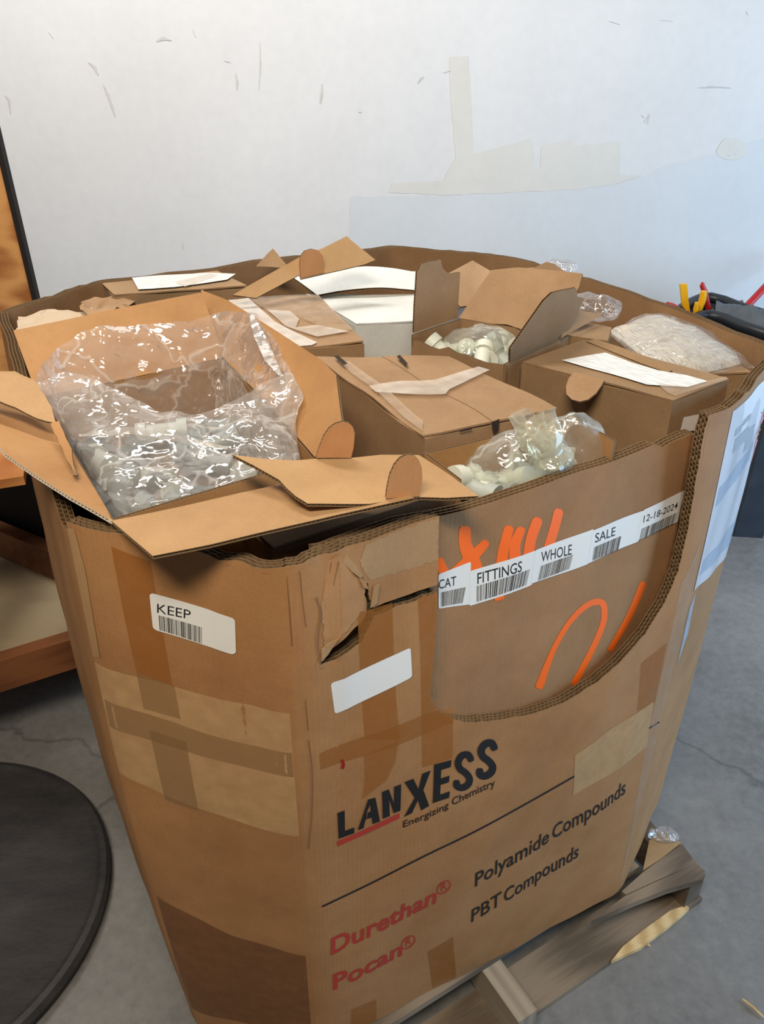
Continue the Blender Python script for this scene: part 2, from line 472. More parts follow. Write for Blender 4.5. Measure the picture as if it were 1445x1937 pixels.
def wall_stroke(pts, w, mat):
    mb = MB(); P = [np.array(p, float) for p in pts]
    q = []
    for i, p in enumerate(P):
        t = unit(P[min(i + 1, len(P) - 1)] - P[max(0, i - 1)]); nn = np.array([-t[1], t[0]])
        ww = w * (.35 if i in (0, len(P) - 1) else 1)
        q += [p + nn * ww / 2, p - nn * ww / 2]
    V = wp([wp.px(*p) for p in q], -.0014)
    mb.add(V, [(2 * i, 2 * i + 1, 2 * i + 3, 2 * i + 2) for i in range(len(P) - 1)])
    return mb.build('scuff_mark', mat, wall)
M_SCUFF = mottled('scuff_grey', lin(190, 189, 186), lin(210, 209, 206), scale=30, rough=.8, bump=0)
for pts, w in [([(196, 160), (204, 178), (212, 200), (218, 220)], 5), ([(446, 138), (449, 155), (448, 170)], 4), ([(610, 158), (609, 178), (606, 196)], 4),
               ([(492, 80), (493, 120), (490, 170)], 2), ([(296, 78), (310, 72), (324, 76)], 7), ([(365, 55), (370, 70)], 4), ([(790, 158), (797, 148), (802, 145)], 3),
               ([(1320, 166), (1350, 164), (1382, 166)], 3), ([(1214, 218), (1218, 222)], 6), ([(1376, 293), (1381, 295)], 5), ([(1388, 290), (1391, 293)], 4), ([(168, 118), (180, 128), (186, 142)], 6),
               ([(10, 180), (17, 188), (20, 215)], 4), ([(345, 458), (348, 472)], 3), ([(1412, 22), (1414, 28)], 5), ([(678, 212), (684, 212)], 4), ([(424, 115), (436, 118)], 3),
               ([(1218, 232), (1228, 215), (1224, 235)], 3), ([(1152, 40), (1172, 46)], 3), ([(838, 138), (853, 133)], 3), ([(1250, 38), (1272, 40)], 2), ([(92, 60), (101, 72)], 3)]:
    wall_stroke(pts, w, M_SCUFF)

# plywood sheet standing proud of the wall on the left
def wood(name, c0, c1, scale=3, stretch=(1, 1, 1), rough=.65, dist=6.0, rz=0.0):
    if name in MATS: return MATS[name]
    m, nt, b = new_mat(name)
    tc = node(nt, 'ShaderNodeTexCoord'); mp = node(nt, 'ShaderNodeMapping', vector_type='TEXTURE'); mp.inputs['Scale'].default_value = tuple(1 / q for q in stretch); mp.inputs['Rotation'].default_value = (0, 0, rz)
    nt.links.new(tc.outputs['Object'], mp.inputs[0])
    wv = node(nt, 'ShaderNodeTexWave', i_Scale=scale, i_Distortion=dist, i_Detail=3.0); wv.inputs['Detail Scale'].default_value = 1.2
    nn = node(nt, 'ShaderNodeTexNoise', i_Scale=scale * 9, i_Detail=6.0)
    nt.links.new(mp.outputs[0], wv.inputs['Vector']); nt.links.new(mp.outputs[0], nn.inputs['Vector'])
    mx = node(nt, 'ShaderNodeMix'); mx.inputs[0].default_value = .45
    nt.links.new(wv.outputs['Fac'], mx.inputs[2]); nt.links.new(nn.outputs[0], mx.inputs[3])
    r = ramp(nt, mx.outputs[0], [(.2, c0), (.75, c1)])
    nt.links.new(r.outputs[0], b.inputs['Base Color']); b.inputs['Roughness'].default_value = rough
    bp = node(nt, 'ShaderNodeBump'); bp.inputs['Strength'].default_value = .2; bp.inputs['Distance'].default_value = .002
    nt.links.new(mx.outputs[0], bp.inputs['Height']); nt.links.new(bp.outputs[0], b.inputs['Normal'])
    MATS[name] = m
    return m
M_PLY = wood('plywood_face', lin(160, 96, 44), lin(212, 150, 84), 1.6, (1.0, 1, 2.6), dist=9)
M_PLYP = wood('pale_plywood', lin(140, 126, 102), lin(170, 155, 128), 1.2, (1, 2, 1), dist=4)
M_2X4 = wood('brown_lumber', lin(104, 62, 34), lin(140, 88, 52), 1.2, (1, 12, 12), dist=4, rz=math.radians(27))
M_PALLET = wood('weathered_pallet_wood', lin(92, 80, 66), lin(138, 123, 104), 1.2, (1, 14, 14), dist=4, rz=math.radians(30.2))
M_RAW = wood('raw_split_wood', lin(196, 164, 112), lin(226, 200, 150), 8, (1, 6, 6), dist=2)
M_EDGE_SHADE = plain('shaded_panel_edge', (30, 22, 16), .8)
mb = MB(); mb.box((-3.2, WY - .03, .3), (-1.303, WY + .02, 2.6))
ply = tag(mb.build('plywood_sheet', M_PLY), 'orange-brown plywood sheet standing on end against the wall at left', 'plywood')
mb = MB(); mb.box((-1.303, WY - .034, .0), (-1.284, WY + .02, 2.6))
tag(mb.build('shaded_edge_strip', M_EDGE_SHADE), 'narrow dark strip for the shadowed plywood edge beside the white wall', 'strip')  # plywood edge and its gap, their shadow put into the dark colour

# ---- wooden shelf rack low on the left
rk = thing('shelf_rack', 'low rack of brown lumber with a pale plywood shelf, left of the bulk bin', 'rack', (-1.25, 1.95, 0))
def beam(mb, a, b, w, h):
    a, b = np.array(a, float), np.array(b, float); d = unit(b - a); sd = unit(np.cross(d, (0, 0, 1))) * w / 2; up = np.array([0, 0, h])
    mb.hexa([a - sd, a + sd, b + sd, b - sd][::-1] + [a - sd + up, a + sd + up, b + sd + up, b - sd + up][::-1])
fa, fb = U(0, 1310, .25)[:2], U(140, 1265, .25)[:2]
fd = unit(fb - fa); fn = np.array([-fd[1], fd[0]])
f0 = fa - fd * 1.0; f1 = fb + fd * .12
mb = MB(); beam(mb, (*(f0 + fn * .02), .25), (*(f1 + fn * .02), .25), .04, .095); mb.build('front_rail', M_2X4, rk)
mb = MB(); q0, q1 = f0 + fn * .042, f1 + fn * .042
mb.hexa([(*q0, .322), (*q1, .322), (*(q1 + fn * .5), .322), (*(q0 + fn * .5), .322), (*q0, .338), (*q1, .338), (*(q1 + fn * .5), .338), (*(q0 + fn * .5), .338)])
mb.build('shelf_deck', M_PLYP, rk)
r0, r1 = U(0, 1050, .345), U(110, 1098, .345)
rd = unit((r1 - r0)[:2]); rn = np.array([-rd[1], rd[0]])
mb = MB(); a = r0[:2] - rd * .9 + rn * .02; b = r1[:2] + rd * .02 + rn * .02
beam(mb, (*a, .34), (*b, .34), .04, .1); mb.build('back_rail', M_2X4, rk)
for (x, y) in (f0 + fn * .3, f1 + fn * .02 - fd * .02):
    mb = MB(); mb.box((x - .02, y + .045, 0), (x + .02, y + .13, .92)); mb.build('post', M_2X4, rk)
qa, qb = U(-260, 930, .92)[:2], U(40, 885, .92)[:2]
mb = MB(); dd = unit(qb - qa); dn = np.array([-dd[1], dd[0]])
mb.hexa([(*qa, .88), (*qb, .88), (*(qb + dn * .62), .88), (*(qa + dn * .62), .88), (*qa, .9), (*qb, .9), (*(qb + dn * .62), .9), (*(qa + dn * .62), .9)])
mb.build('upper_deck', M_PLY, rk)
mb = MB(); bq0, bq1 = r0[:2] - rd * .9 + rn * .06, r1[:2] + rd * .06 + rn * .06
mb.hexa([(*bq0, .0), (*bq1, .0), (*(bq1 + rn * .02), .0), (*(bq0 + rn * .02), .0), (*bq0, .88), (*bq1, .88), (*(bq1 + rn * .02), .88), (*(bq0 + rn * .02), .88)])
mb.build('shade_board', plain('black_shade_board', (24, 21, 19), .8), rk)  # dark sheet added to stand for the deep shade behind the shelf

# ---- round dark disc on the floor
mb = MB(); c = (-1.05, 1.10, 0)
M_DISC = mottled('black_rubber_disc', lin(40, 40, 42), lin(66, 64, 64), scale=7, rough=.55, bump=.4, bscale=60, stretch=(1, 3, 1))
mb.lathe([(.0004, .0), (.39, .0), (.415, .012), (.42, .03), (.412, .042), (.40, .044), (.392, .038), (.385, .036), (.2, .034), (.0004, .034)], c, 96)
disc = tag(mb.build('round_floor_mat', M_DISC, smooth=35), 'large round black disc lying on the floor beside the bulk bin', 'disc')

# ================================================================== THE BULK BIN
R = 1.215; ZB = .125; HH = R - ZB
topx = [(540, 1078), (1385, 772), (1484, 661), (940, 481), (738, 463), (188, 529), (-5, 590), (116, 990)]
CT = [U(x, y, R)[:2] for x, y in topx]                                    # A B C E F G H I, anticlockwise
CB = [np.array(p) for p in [(-.132, .755), (.49, 1.056), (.650, 1.300), (.276, 2.043), (.022, 2.112), (-.585, 1.801), (-.752, 1.552), (-.36, .800)]]
NAMES = 'ABCEFGHI'
ctr = np.mean(CT, axis=0)
cbulge = [.004, .004, .0, .0, .0, .0, .01, .022]
fbulge = [.03, .0, .025, .005, .02, .005, .012, .006]
tbulge = [-.008, 0, .035, .0, .0, 0, 0, 0]
TW = .017
class Face:
    def __init__(s, i):
        s.i = i; s.j = (i + 1) % 8
        s.L = .5 * (np.linalg.norm(CT[s.j] - CT[i]) + np.linalg.norm(CB[s.j] - CB[i]))
    def corner(s, k, t):
        d = unit(CB[k] - ctr)
        return CB[k] + (CT[k] - CB[k]) * t[:, None] + d * (cbulge[k] * np.sin(np.pi * np.clip(t, 0, 1)))[:, None]
    def raw(s, u, t):
        f = u / s.L
        a, b = s.corner(s.i, t), s.corner(s.j, t)
        d = unit(CT[s.j] - CT[s.i]); n = np.array([d[1], -d[0]])
        tc = np.clip(t, 0, 1)
        bl = (fbulge[s.i] * np.sin(np.pi * tc) + tbulge[s.i] * tc ** 2) * 4 * f * (1 - f)
        return a + (b - a) * f[:, None] + n * bl[:, None]
    def base(s, uv):
        u, v = uv[:, 0], uv[:, 1]; t = v / HH; r = .028
        P = s.raw(np.clip(u, 0, s.L), t)
        F0, F1 = FACES[s.i - 1], FACES[s.j]
        m = u < r
        if m.any():
            tt = t[m]; p0 = F0.raw(np.full(m.sum(), F0.L - r), tt); p1 = s.corner(s.i, tt); p2 = s.raw(np.full(m.sum(), r), tt)
            k = (.5 + .5 * np.clip(u[m], 0, r) / r)[:, None]
            P[m] = (1 - k) ** 2 * p0 + 2 * k * (1 - k) * p1 + k * k * p2
        m = u > s.L - r
        if m.any():
            tt = t[m]; p0 = s.raw(np.full(m.sum(), s.L - r), tt); p1 = s.corner(s.j, tt); p2 = F1.raw(np.full(m.sum(), r), tt)
            k = (.5 * (np.clip(u[m], 0, s.L) - s.L + r) / r)[:, None]
            P[m] = (1 - k) ** 2 * p0 + 2 * k * (1 - k) * p1 + k * k * p2
        return np.concatenate([P, (ZB + v)[:, None]], 1)
    def __call__(s, uv, o=0):
        uv = np.asarray(uv, float).reshape(-1, 2)
        P = s.base(uv); e = 1e-4
        du = s.base(np.stack([np.clip(uv[:, 0] + e, 0, s.L), uv[:, 1]], 1)) - s.base(np.stack([np.clip(uv[:, 0] - e, 0, s.L), uv[:, 1]], 1))
        du /= np.linalg.norm(du, axis=1)[:, None] + 1e-12
        n = np.stack([du[:, 1], -du[:, 0], np.zeros(len(du))], 1)
        rip = .0016 * np.sin(19 * uv[:, 0] + 7 * uv[:, 1]) + .0010 * np.sin(43 * uv[:, 0] - 15 * uv[:, 1] + 1.3)
        if s.i == 7: rip += .0028 * np.sin(120 * (s.L - uv[:, 0]) + 5 * uv[:, 1]) * np.exp(-((s.L - uv[:, 0] - .05) / .03) ** 2) * np.clip((uv[:, 1] - .78) / .2, 0, 1)
        if s.i == 0: rip += .0026 * np.sin(150 * uv[:, 0] + 4 * uv[:, 1]) * np.exp(-((uv[:, 0] - .045) / .025) ** 2) * np.clip((uv[:, 1] - .75) / .2, 0, 1)
        rip *= np.clip(np.minimum(uv[:, 0], s.L - uv[:, 0]) / .05, 0, 1)
        return P - n * (np.asarray(o) - rip).reshape(-1, 1)
    def px(s, px, py, o=0.0):
        uv = np.array([s.L / 2, HH * .7]); tgt = np.array([px, py], float)
        for _ in range(25):
            p = J(s([uv], o))[0]; r = tgt - p
            if abs(r).max() < .02: break
            e = 1e-3
            a = (J(s([uv + (e, 0)], o))[0] - p) / e; b = (J(s([uv + (0, e)], o))[0] - p) / e
            st = np.linalg.lstsq(np.stack([a, b], 1), r, rcond=None)[0]
            m = np.abs(st).max()
            uv = uv + st * min(1, .25 / (m + 1e-9))
            uv[0] = min(max(uv[0], .001), s.L - .001)
        uv[1] = max(uv[1], .002)
        return uv
FACES = [None] * 8
for i in range(8): FACES[i] = Face(i)
FR, CH, CE, EF, FG, GH, HI, KP = FACES           # front, pouch chamfer, right, back chamfer, back, left chamfer, left, KEEP chamfer

bin_ = thing('bulk_bin', 'large eight-sided brown corrugated bulk bin full of cartons, standing on a pallet', 'bulk box', (*ctr, ZB))
LAY = 3
def top_edge(L, amp, seed, n=14, prof=None):
    rnd = random.Random(seed)
    return [(L * k / n, HH + (prof(k / n) if prof else 0) + (rnd.uniform(-amp, amp) if 0 < k < n else 0)) for k in range(n, -1, -1)]
for fc, lab, amp, prof in ((CH, 'narrow chamfer panel facing the daylight', .003, None), (CE, 'right long panel', .004, None), (EF, None, .001, None),
                           (FG, 'back panel with a torn top edge', .004, None), (GH, None, .002, None), (HI, None, .004, lambda f: -.012 * f ** 6), (KP, None, .003, lambda f: .004 * math.sin(f * 6))):
    te = top_edge(fc.L, amp, fc.i, 14, prof)
    ol = [(0, 0), (fc.L, 0)] + te
    fl = [False, False] + [True] * (len(te) - 1) + [False]
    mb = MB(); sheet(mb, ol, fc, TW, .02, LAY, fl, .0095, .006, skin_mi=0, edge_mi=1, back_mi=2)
    o = mb.build('side_panel', [K_BIN, K_EDGE, K_BIN_SHADED], bin_, smooth=40)

# front panel: top strip left of the cut-out, the slit and tear, then the U-shaped cut-out
def fp(lst, o=0.0): return [tuple(FR.px(*p, o)) for p in lst]
cut = fp([(831, 976), (829, 1040), (828, 1106)])
slit_top = fp([(790, 1118), (745, 1134), (706, 1150)])
tear_up = fp([(698, 1128), (697, 1104), (690, 1100), (691, 1135), (692, 1160), (684, 1178), (655, 1203), (628, 1226), (612, 1240)])
slit_bot = fp([(604, 1258), (622, 1254), (652, 1238), (684, 1214), (698, 1186), (706, 1166), (750, 1148), (790, 1134), (827, 1122)])
ucurve = fp([(824, 1200), (816, 1260), (814, 1318), (826, 1342), (850, 1358), (890, 1367), (950, 1362), (1010, 1350), (1075, 1325), (1130, 1290), (1180, 1245),
             (1220, 1200), (1258, 1140), (1283, 1080), (1300, 1010), (1318, 900), (1328, 840), (1340, 786)])
def rough(pts, amp, seed, step=.01):
    rnd = random.Random(seed); out = []
    for i in range(len(pts) - 1):
        a, b = np.array(pts[i]), np.array(pts[i + 1]); k = max(1, int(np.linalg.norm(b - a) / step))
        for q in range(k): out.append(tuple(a + (b - a) * q / k + (np.array([rnd.uniform(-amp, amp), rnd.uniform(-amp, amp)]) if (i or q) else 0)))
    return out + [tuple(pts[-1])]
ucurve = rough(ucurve, .0013, 1); slit_bot = rough(slit_bot, .0016, 2, .008); tear_up = rough(tear_up, .0016, 3, .008); slit_top = rough(slit_top, .0008, 4)
L = FR.L
ol = [(0, 0), (L, 0), (L, HH)] + ucurve[::-1] + slit_bot[::-1] + tear_up[::-1] + slit_top[::-1] + cut[::-1]
tl = fp([(780, 991), (740, 1006), (700, 1022), (655, 1034), (628, 1047), (585, 1058), (560, 1070)])
ol += [(max(u, .02), min(v, HH + .004)) for u, v in tl] + [(0, HH)]
fl = [False, False] + [True] * (len(ol) - 3) + [False]
mb = MB(); sheet(mb, ol, FR, TW, .018, LAY, fl, .0085, .006, skin_mi=0, edge_mi=1)
front = mb.build('front_panel', [K_BIN, K_EDGE], bin_, smooth=40)
front['label'] = 'printed front panel with a large U-shaped cut-out and a torn slit'

# recessed inner panel behind the cut-out
IO = TW + .003
class Off:
    def __init__(s, f, o): s.f, s.o = f, o
    def __call__(s, uv, o=0):
        uv = np.asarray(uv, float)
        # the loose panel sits close behind the left of the cut-out and leans in towards the right
        lean = .012 * np.clip((uv[:, 0] - .25) / .4, 0, 1) ** 1.5
        return s.f(uv, np.asarray(o) + s.o + lean)
    def px(s, px, py, o=0.0):
        uv = np.array(s.f.px(px, py, s.o))
        for _ in range(30):
            p = J(s([uv], o))[0]; r = np.array([px, py]) - p
            if abs(r).max() < .02: break
            e = 1e-3
            a = (J(s([uv + (e, 0)], o))[0] - p) / e; b = (J(s([uv + (0, e)], o))[0] - p) / e
            uv = uv + np.linalg.lstsq(np.stack([a, b], 1), r, rcond=None)[0]
            uv[0] = min(max(uv[0], .03), s.f.L - .03)
        return uv
IN = Off(FR, IO)
itop = [tuple(IN.px(*p)) for p in [(1322, 818), (1300, 824), (1268, 838), (1255, 846), (1238, 842), (1200, 858), (1140, 880), (1060, 905), (980, 934), (930, 951), (880, 966), (840, 975), (760, 990), (700, 1010), (600, 1044)]]
u0 = itop[-1][0]
ol = [(u0, .45), (itop[0][0] + .012, .45)] + itop
fl = [False, False] + [True] * (len(itop) - 1) + [False]
mb = MB(); sheet(mb, ol, IN, TW * 1.15, .02, LAY, fl, .0085, .006, skin_mi=0, edge_mi=1)
inner = mb.build('inner_panel', [K_INNER, K_EDGE], bin_, smooth=40)
inner['label'] = 'recessed cardboard panel behind the cut-out with orange paint and barcode labels'

# layer pad that the cartons stand on, hidden inside
ZP = .80
pad = []
for i in range(8):
    q = FACES[i].raw(np.array([0.0]), np.array([(ZP - ZB) / HH]))[0]; pad.append(q + unit(ctr - q) * .075)
mb = MB(); n = 8
mb.add([(*q, ZP - .006) for q in pad] + [(*q, ZP) for q in pad], [tuple(range(7, -1, -1)), tuple(range(8, 16))] + [(i, (i + 1) % 8, 8 + (i + 1) % 8, 8 + i) for i in range(8)])
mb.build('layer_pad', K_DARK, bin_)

# ---- things stuck or printed on the bin
OK_ = .5
def decal(name, parent, face, px, mat, o=.0008, spacing=.012, rag=0):
    o *= OK_
    if rag: px = ragged(px, rag, 5, int(px[0][0]))
    mb = MB(); sheet(mb, [tuple(face.px(*p)) for p in px], lambda uv, oo: face(uv, oo - o), 0, spacing)
    return mb.build(name, mat, parent, smooth=60)
def quad_uv(face, px4): return [np.array(face.px(*p)) for p in px4]
def bil(Q, x, y):
    x = np.asarray(x)[:, None]; y = np.asarray(y)[:, None]
    return Q[0] * (1 - x) * (1 - y) + Q[1] * x * (1 - y) + Q[2] * x * y + Q[3] * (1 - x) * y
_tc = {}
def text_geo(s, bold=0.0, shear=0.0):
    key = (s, bold, shear)
    if key in _tc: return _tc[key]
    cu = bpy.data.curves.new('t', 'FONT'); cu.body = s; cu.resolution_u = 3; cu.offset = bold; cu.shear = shear; cu.fill_mode = 'FRONT'
    o = bpy.data.objects.new('t', cu); COL.objects.link(o)
    bpy.context.view_layer.update()
    me = o.evaluated_get(bpy.context.evaluated_depsgraph_get()).to_mesh()
    V = np.array([v.co[:2] for v in me.vertices]); F = [tuple(p.vertices) for p in me.polygons]
    bpy.data.objects.remove(o, do_unlink=True); bpy.data.curves.remove(cu)
    _tc[key] = (V, F)
    return V, F
CAPH = None
def lettering(parent, face, s, p0, p1, pt, mat, o=.0014, bold=0.0, shear=0.0, name='lettering'):
    """baseline from p0 to p1, capital height reaching pt above p0 (pixels measured on the face)"""
    global CAPH
    if CAPH is None: CAPH = text_geo('E')[0][:, 1].max()
    o *= OK_
    V, F = text_geo(s, bold, shear)
    V = V.copy(); V[:, 0] -= V[:, 0].min(); V[:, 0] /= V[:, 0].max(); V[:, 1] /= CAPH
    a, b, c = (np.array(face.px(*p)) for p in (p0, p1, pt))
    uv = a + V[:, :1] * (b - a) + V[:, 1:2] * (c - a)
    mb = MB(); mb.add(face(uv, -o), F, uv)
    return mb.build(name, mat, parent)
def rrect(Q, r=.06, n=4):
    pts = []
    w = np.linalg.norm(Q[1] - Q[0]); h = np.linalg.norm(Q[3] - Q[0]); rx, ry = r * min(w, h) / w, r * min(w, h) / h
    for cx, cy, a0 in ((1 - rx, ry, -90), (1 - rx, 1 - ry, 0), (rx, 1 - ry, 90), (rx, ry, 180)):
        for k in range(n + 1):
            a = math.radians(a0 + 90 * k / n); pts.append((cx + rx * math.cos(a), cy + ry * math.sin(a)))
    P = np.array(pts); return [tuple(p) for p in bil(Q, P[:, 0], P[:, 1])]
def sticker(parent, face, px4, r=.1, o=.0010, mat=None, label=None):
    o *= OK_
    Q = quad_uv(face, px4)
    mb = MB(); sheet(mb, rrect(Q, r), lambda uv, oo: face(uv, oo - o), 0, .012)
    ob = mb.build('barcode_label', mat or M_LABEL, parent, smooth=60)
    if label: ob['label'] = label
    return ob
def barcode(parent, face, px4, seed, o=.0016):
    o *= OK_
    rnd = random.Random(seed); Q = quad_uv(face, px4); x = 0; mb = MB()
    while x < 1:
        w = rnd.choice((.008, .008, .014, .022)); x1 = min(1, x + w)
        P = bil(Q, [x, x1, x1, x], [0, 0, 1, 1]); mb.add(face(P, -o), [(0, 1, 2, 3)], P)
        x = x1 + rnd.choice((.008, .012, .02))
    return mb.build('barcode', M_INK, parent)
def smooth_path(px, w, k=5):
    A = np.array([(p[0], p[1], p[2] if len(p) > 2 else w) for p in px], float)
    E = np.concatenate([[2 * A[0] - A[1]], A, [2 * A[-1] - A[-2]]]); out = []
    for i in range(1, len(E) - 2):
        p0, p1, p2, p3 = E[i - 1:i + 3]
        for q in range(k):
            t = q / k
            out.append(tuple(.5 * ((2 * p1) + (-p0 + p2) * t + (2 * p0 - 5 * p1 + 4 * p2 - p3) * t ** 2 + (-p0 + 3 * p1 - 3 * p2 + p3) * t ** 3)))
    out.append(tuple(A[-1])); return out
def paint(parent, face, px, w, mat, o=.0009, name='spray_mark'):
    o *= OK_
    if len(px) > 2: px = smooth_path(px, w)
    P = [np.array(p[:2], float) for p in px]; ws = [p[2] if len(p) > 2 else w for p in px]
    q = []
    n = len(P); t0 = unit(P[1] - P[0]); t1 = unit(P[-1] - P[-2])
    P2 = [P[0] - t0 * ws[0] * .32] + P + [P[-1] + t1 * ws[-1] * .32]; W2 = [ws[0] * .6] + ws + [ws[-1] * .6]
    for i, p in enumerate(P2):
        t = unit(P2[min(i + 1, n + 1)] - P2[max(0, i - 1)]); nn = np.array([-t[1], t[0]])
        q += [p + nn * W2[i] / 2, p - nn * W2[i] / 2]
    uv = np.array([face.px(*p) for p in q])
    mb = MB(); mb.add(face(uv, -o), [(2 * i, 2 * i + 1, 2 * i + 3, 2 * i + 2) for i in range(n + 1)], uv)
    return mb.build(name, mat, parent)

# tape on the front panel
decal('tape_strip', front, FR, [(676, 1160), (742, 1140), (745, 1240), (750, 1330), (757, 1398), (690, 1400), (682, 1300)], M_TAPE_D, .0005)
decal('tape_strip', front, FR, [(790, 1132), (826, 1120), (824, 1200), (814, 1318), (826, 1342), (857, 1362), (856, 1435), (798, 1452), (796, 1300)], M_TAPE_D, .0006)
decal('tape_strip', front, FR, [(604, 1425), (672, 1398), (800, 1352), (858, 1336), (858, 1366), (800, 1390), (680, 1432), (606, 1456)], M_TAPE_D, .0007)
decal('tape_strip', front, FR, [(688, 1428), (754, 1400), (748, 1440), (732, 1475), (685, 1512), (690, 1470)], M_TAPE_D, .0008)
decal('tape_strip', front, FR, [(808, 1800), (857, 1772), (857, 1896), (815, 1915)], M_TAPE_D, .0005)
decal('tape_strip', front, FR, [(664, 1910), (712, 1890), (712, 1990), (664, 1990)], M_TAPE_D, .0005)
decal('tape_strip', front, FR, [(1087, 1428), (1150, 1382), (1236, 1326), (1222, 1412), (1212, 1420), (1090, 1500), (1083, 1505)], M_TAPE_L, .0013)
decal('torn_liner', front, FR, [(690, 1032), (742, 1008), (800, 988), (829, 980), (828, 1060), (760, 1080), (700, 1097), (688, 1082), (680, 1060)], K_PALE, .0006, rag=2)
decal('torn_liner', front, FR, [(618, 1062), (640, 1048), (652, 1060), (676, 1088), (690, 1104), (688, 1150), (655, 1195), (614, 1232), (608, 1150)], kraft('kraft_torn', (178, 132, 88), 8), .0011, rag=1.5)
decal('tape_strip', front, FR, [(1212, 1255), (1262, 1215), (1238, 1330), (1205, 1345)], M_TAPE_D, .0006)
decal('tape_strip', front, FR, [(1288, 1105), (1338, 1010), (1318, 1130), (1250, 1390), (1185, 1690), (1172, 1688), (1222, 1400)], M_TAPE_C, .0009)
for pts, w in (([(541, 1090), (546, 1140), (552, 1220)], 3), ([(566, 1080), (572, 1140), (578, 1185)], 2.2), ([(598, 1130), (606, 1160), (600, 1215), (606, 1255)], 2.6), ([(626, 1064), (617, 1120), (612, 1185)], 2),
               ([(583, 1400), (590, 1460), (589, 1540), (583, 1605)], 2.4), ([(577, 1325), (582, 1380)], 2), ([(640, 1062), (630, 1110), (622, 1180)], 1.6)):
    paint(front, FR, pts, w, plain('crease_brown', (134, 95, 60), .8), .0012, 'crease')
blank = sticker(front, FR, [(633, 1350), (779, 1280), (776, 1224), (625, 1292)], .08, .0016, label='blank white sticker'); blank.name = 'blank_sticker'

# print on the front panel
def cp(x, y): return (500 + x / 2.89, 1380 + y / 2.8905)
def letter(pts, name='logo_letter'):
    mb = MB(); sheet(mb, [tuple(FR.px(*cp(*p))) for p in pts], lambda uv, oo: FR(uv, oo - .0007), 0, .02)
    return mb.build(name, M_INK, front)
letter([(398, 455), (438, 440), (440, 552), (491, 533), (491, 564), (405, 596)])
letter([(510, 548), (566, 381), (606, 370), (631, 500), (591, 515), (585, 478), (561, 487), (563, 452), (581, 446), (577, 408), (557, 456), (559, 489), (552, 491), (541, 537)])
letter([(646, 486), (642, 340), (680, 325), (707, 402), (708, 312), (747, 297), (743, 441), (706, 456), (681, 380), (685, 471)])
letter([(762, 476), (820, 372), (765, 286), (813, 267), (841, 322), (862, 240), (908, 222), (868, 328), (900, 415), (856, 441), (838, 385), (806, 455)])
letter([(919, 401), (926, 190), (1022, 165), (1018, 203), (966, 219), (963, 266), (1011, 250), (1008, 286), (962, 301), (960, 354), (1013, 336), (1009, 371)])
paint(front, FR, [cp(*p) + (13,) for p in [(1128, 162), (1112, 136), (1078, 142), (1058, 178), (1068, 212), (1100, 236), (1120, 266), (1112, 298), (1080, 316), (1052, 306), (1050, 286)]], 13, M_INK, .0015, 'logo_letter')
paint(front, FR, [cp(*p) + (14,) for p in [(1256, 100), (1240, 72), (1206, 78), (1184, 112), (1194, 146), (1224, 170), (1246, 200), (1238, 232), (1206, 252), (1178, 244), (1176, 222)]], 14, M_INK, .0015, 'logo_letter')
decal('logo_underline', front, FR, [cp(398, 610), (cp(738, 455)), cp(738, 482), cp(400, 637)], M_RED, .0015, .05)
lettering(front, FR, 'Energizing', (762, 1565), (848, 1527), (762, 1553), M_INK, bold=.008)
lettering(front, FR, 'Chemistry', (855, 1523), (936, 1486), (854, 1510), M_INK, bold=.008)
mbl = [(610, 1714), (700, 1671), (800, 1620), (900, 1571.5), (1000, 1517), (1088, 1467)]
paint(front, FR, mbl, 3.2, M_INK, .0012, 'printed_rule')
paint(front, FR, [(1226, 1378), (1246, 1366)], 3, M_INK, .0012, 'printed_rule')
lettering(front, FR, 'Durethan', (626, 1806), (824, 1707), (626, 1776), M_RED, bold=.022)
lettering(front, FR, 'Pocan', (630, 1872), (760, 1806), (629, 1844), M_RED, bold=.022)
for (cx, cy) in ((839, 1678), (772, 1782)):
    ring = [(cx + 12.5 * math.cos(a), cy + 10.5 * math.sin(a) - 6.0 * math.cos(a)) for a in np.linspace(0, 2 * math.pi, 25)]
    paint(front, FR, ring, 2.2, M_RED, .0013, 'registered_mark')
    lettering(front, FR, 'R', (cx - 5, cy + 8), (cx + 6, cy + 2), (cx - 5, cy - 6), M_RED, bold=.01, name='registered_mark')
lettering(front, FR, 'Polyamide', (898, 1677), (1037, 1592), (899, 1652), M_INK, bold=.012)
lettering(front, FR, 'Compounds', (1044, 1588), (1182, 1500), (1045, 1563), M_INK, bold=.012)
lettering(front, FR, 'PBT', (891, 1744), (947, 1710), (892, 1721), M_INK, bold=.012)
lettering(front, FR, 'Compounds', (953, 1707), (1093, 1620), (953, 1683), M_INK, bold=.012)
paint(front, FR, [(647, 1438), (649, 1446), (647, 1452)], 6, plain('dark_red', (150, 24, 26), .5), .0014, 'red_spot')

# loose curled scraps of liner at the tear
for pts, dz in (([(652, 1050), (668, 1062), (684, 1086), (680, 1092), (664, 1080), (650, 1064)], .004), ([(676, 1090), (690, 1098), (694, 1112), (686, 1110)], .005), ([(608, 1228), (622, 1214), (640, 1206), (620, 1236), (608, 1252)], .003), ([(700, 1150), (706, 1108), (716, 1104), (712, 1140)], .003)):
    uvp = [tuple(FR.px(*p)) for p in pts]; c0 = np.mean(uvp, axis=0)
    mb = MB(); sheet(mb, uvp, lambda uv, oo, dz=dz, c0=c0: FR(uv, oo - .0006 - .6 * dz * np.clip(np.sin((uv[:, 0] - c0[0]) * 90 + .8), 0, 1)), .0008, .006)
    mb.build('curled_scrap', K_PALE, front, smooth=40)
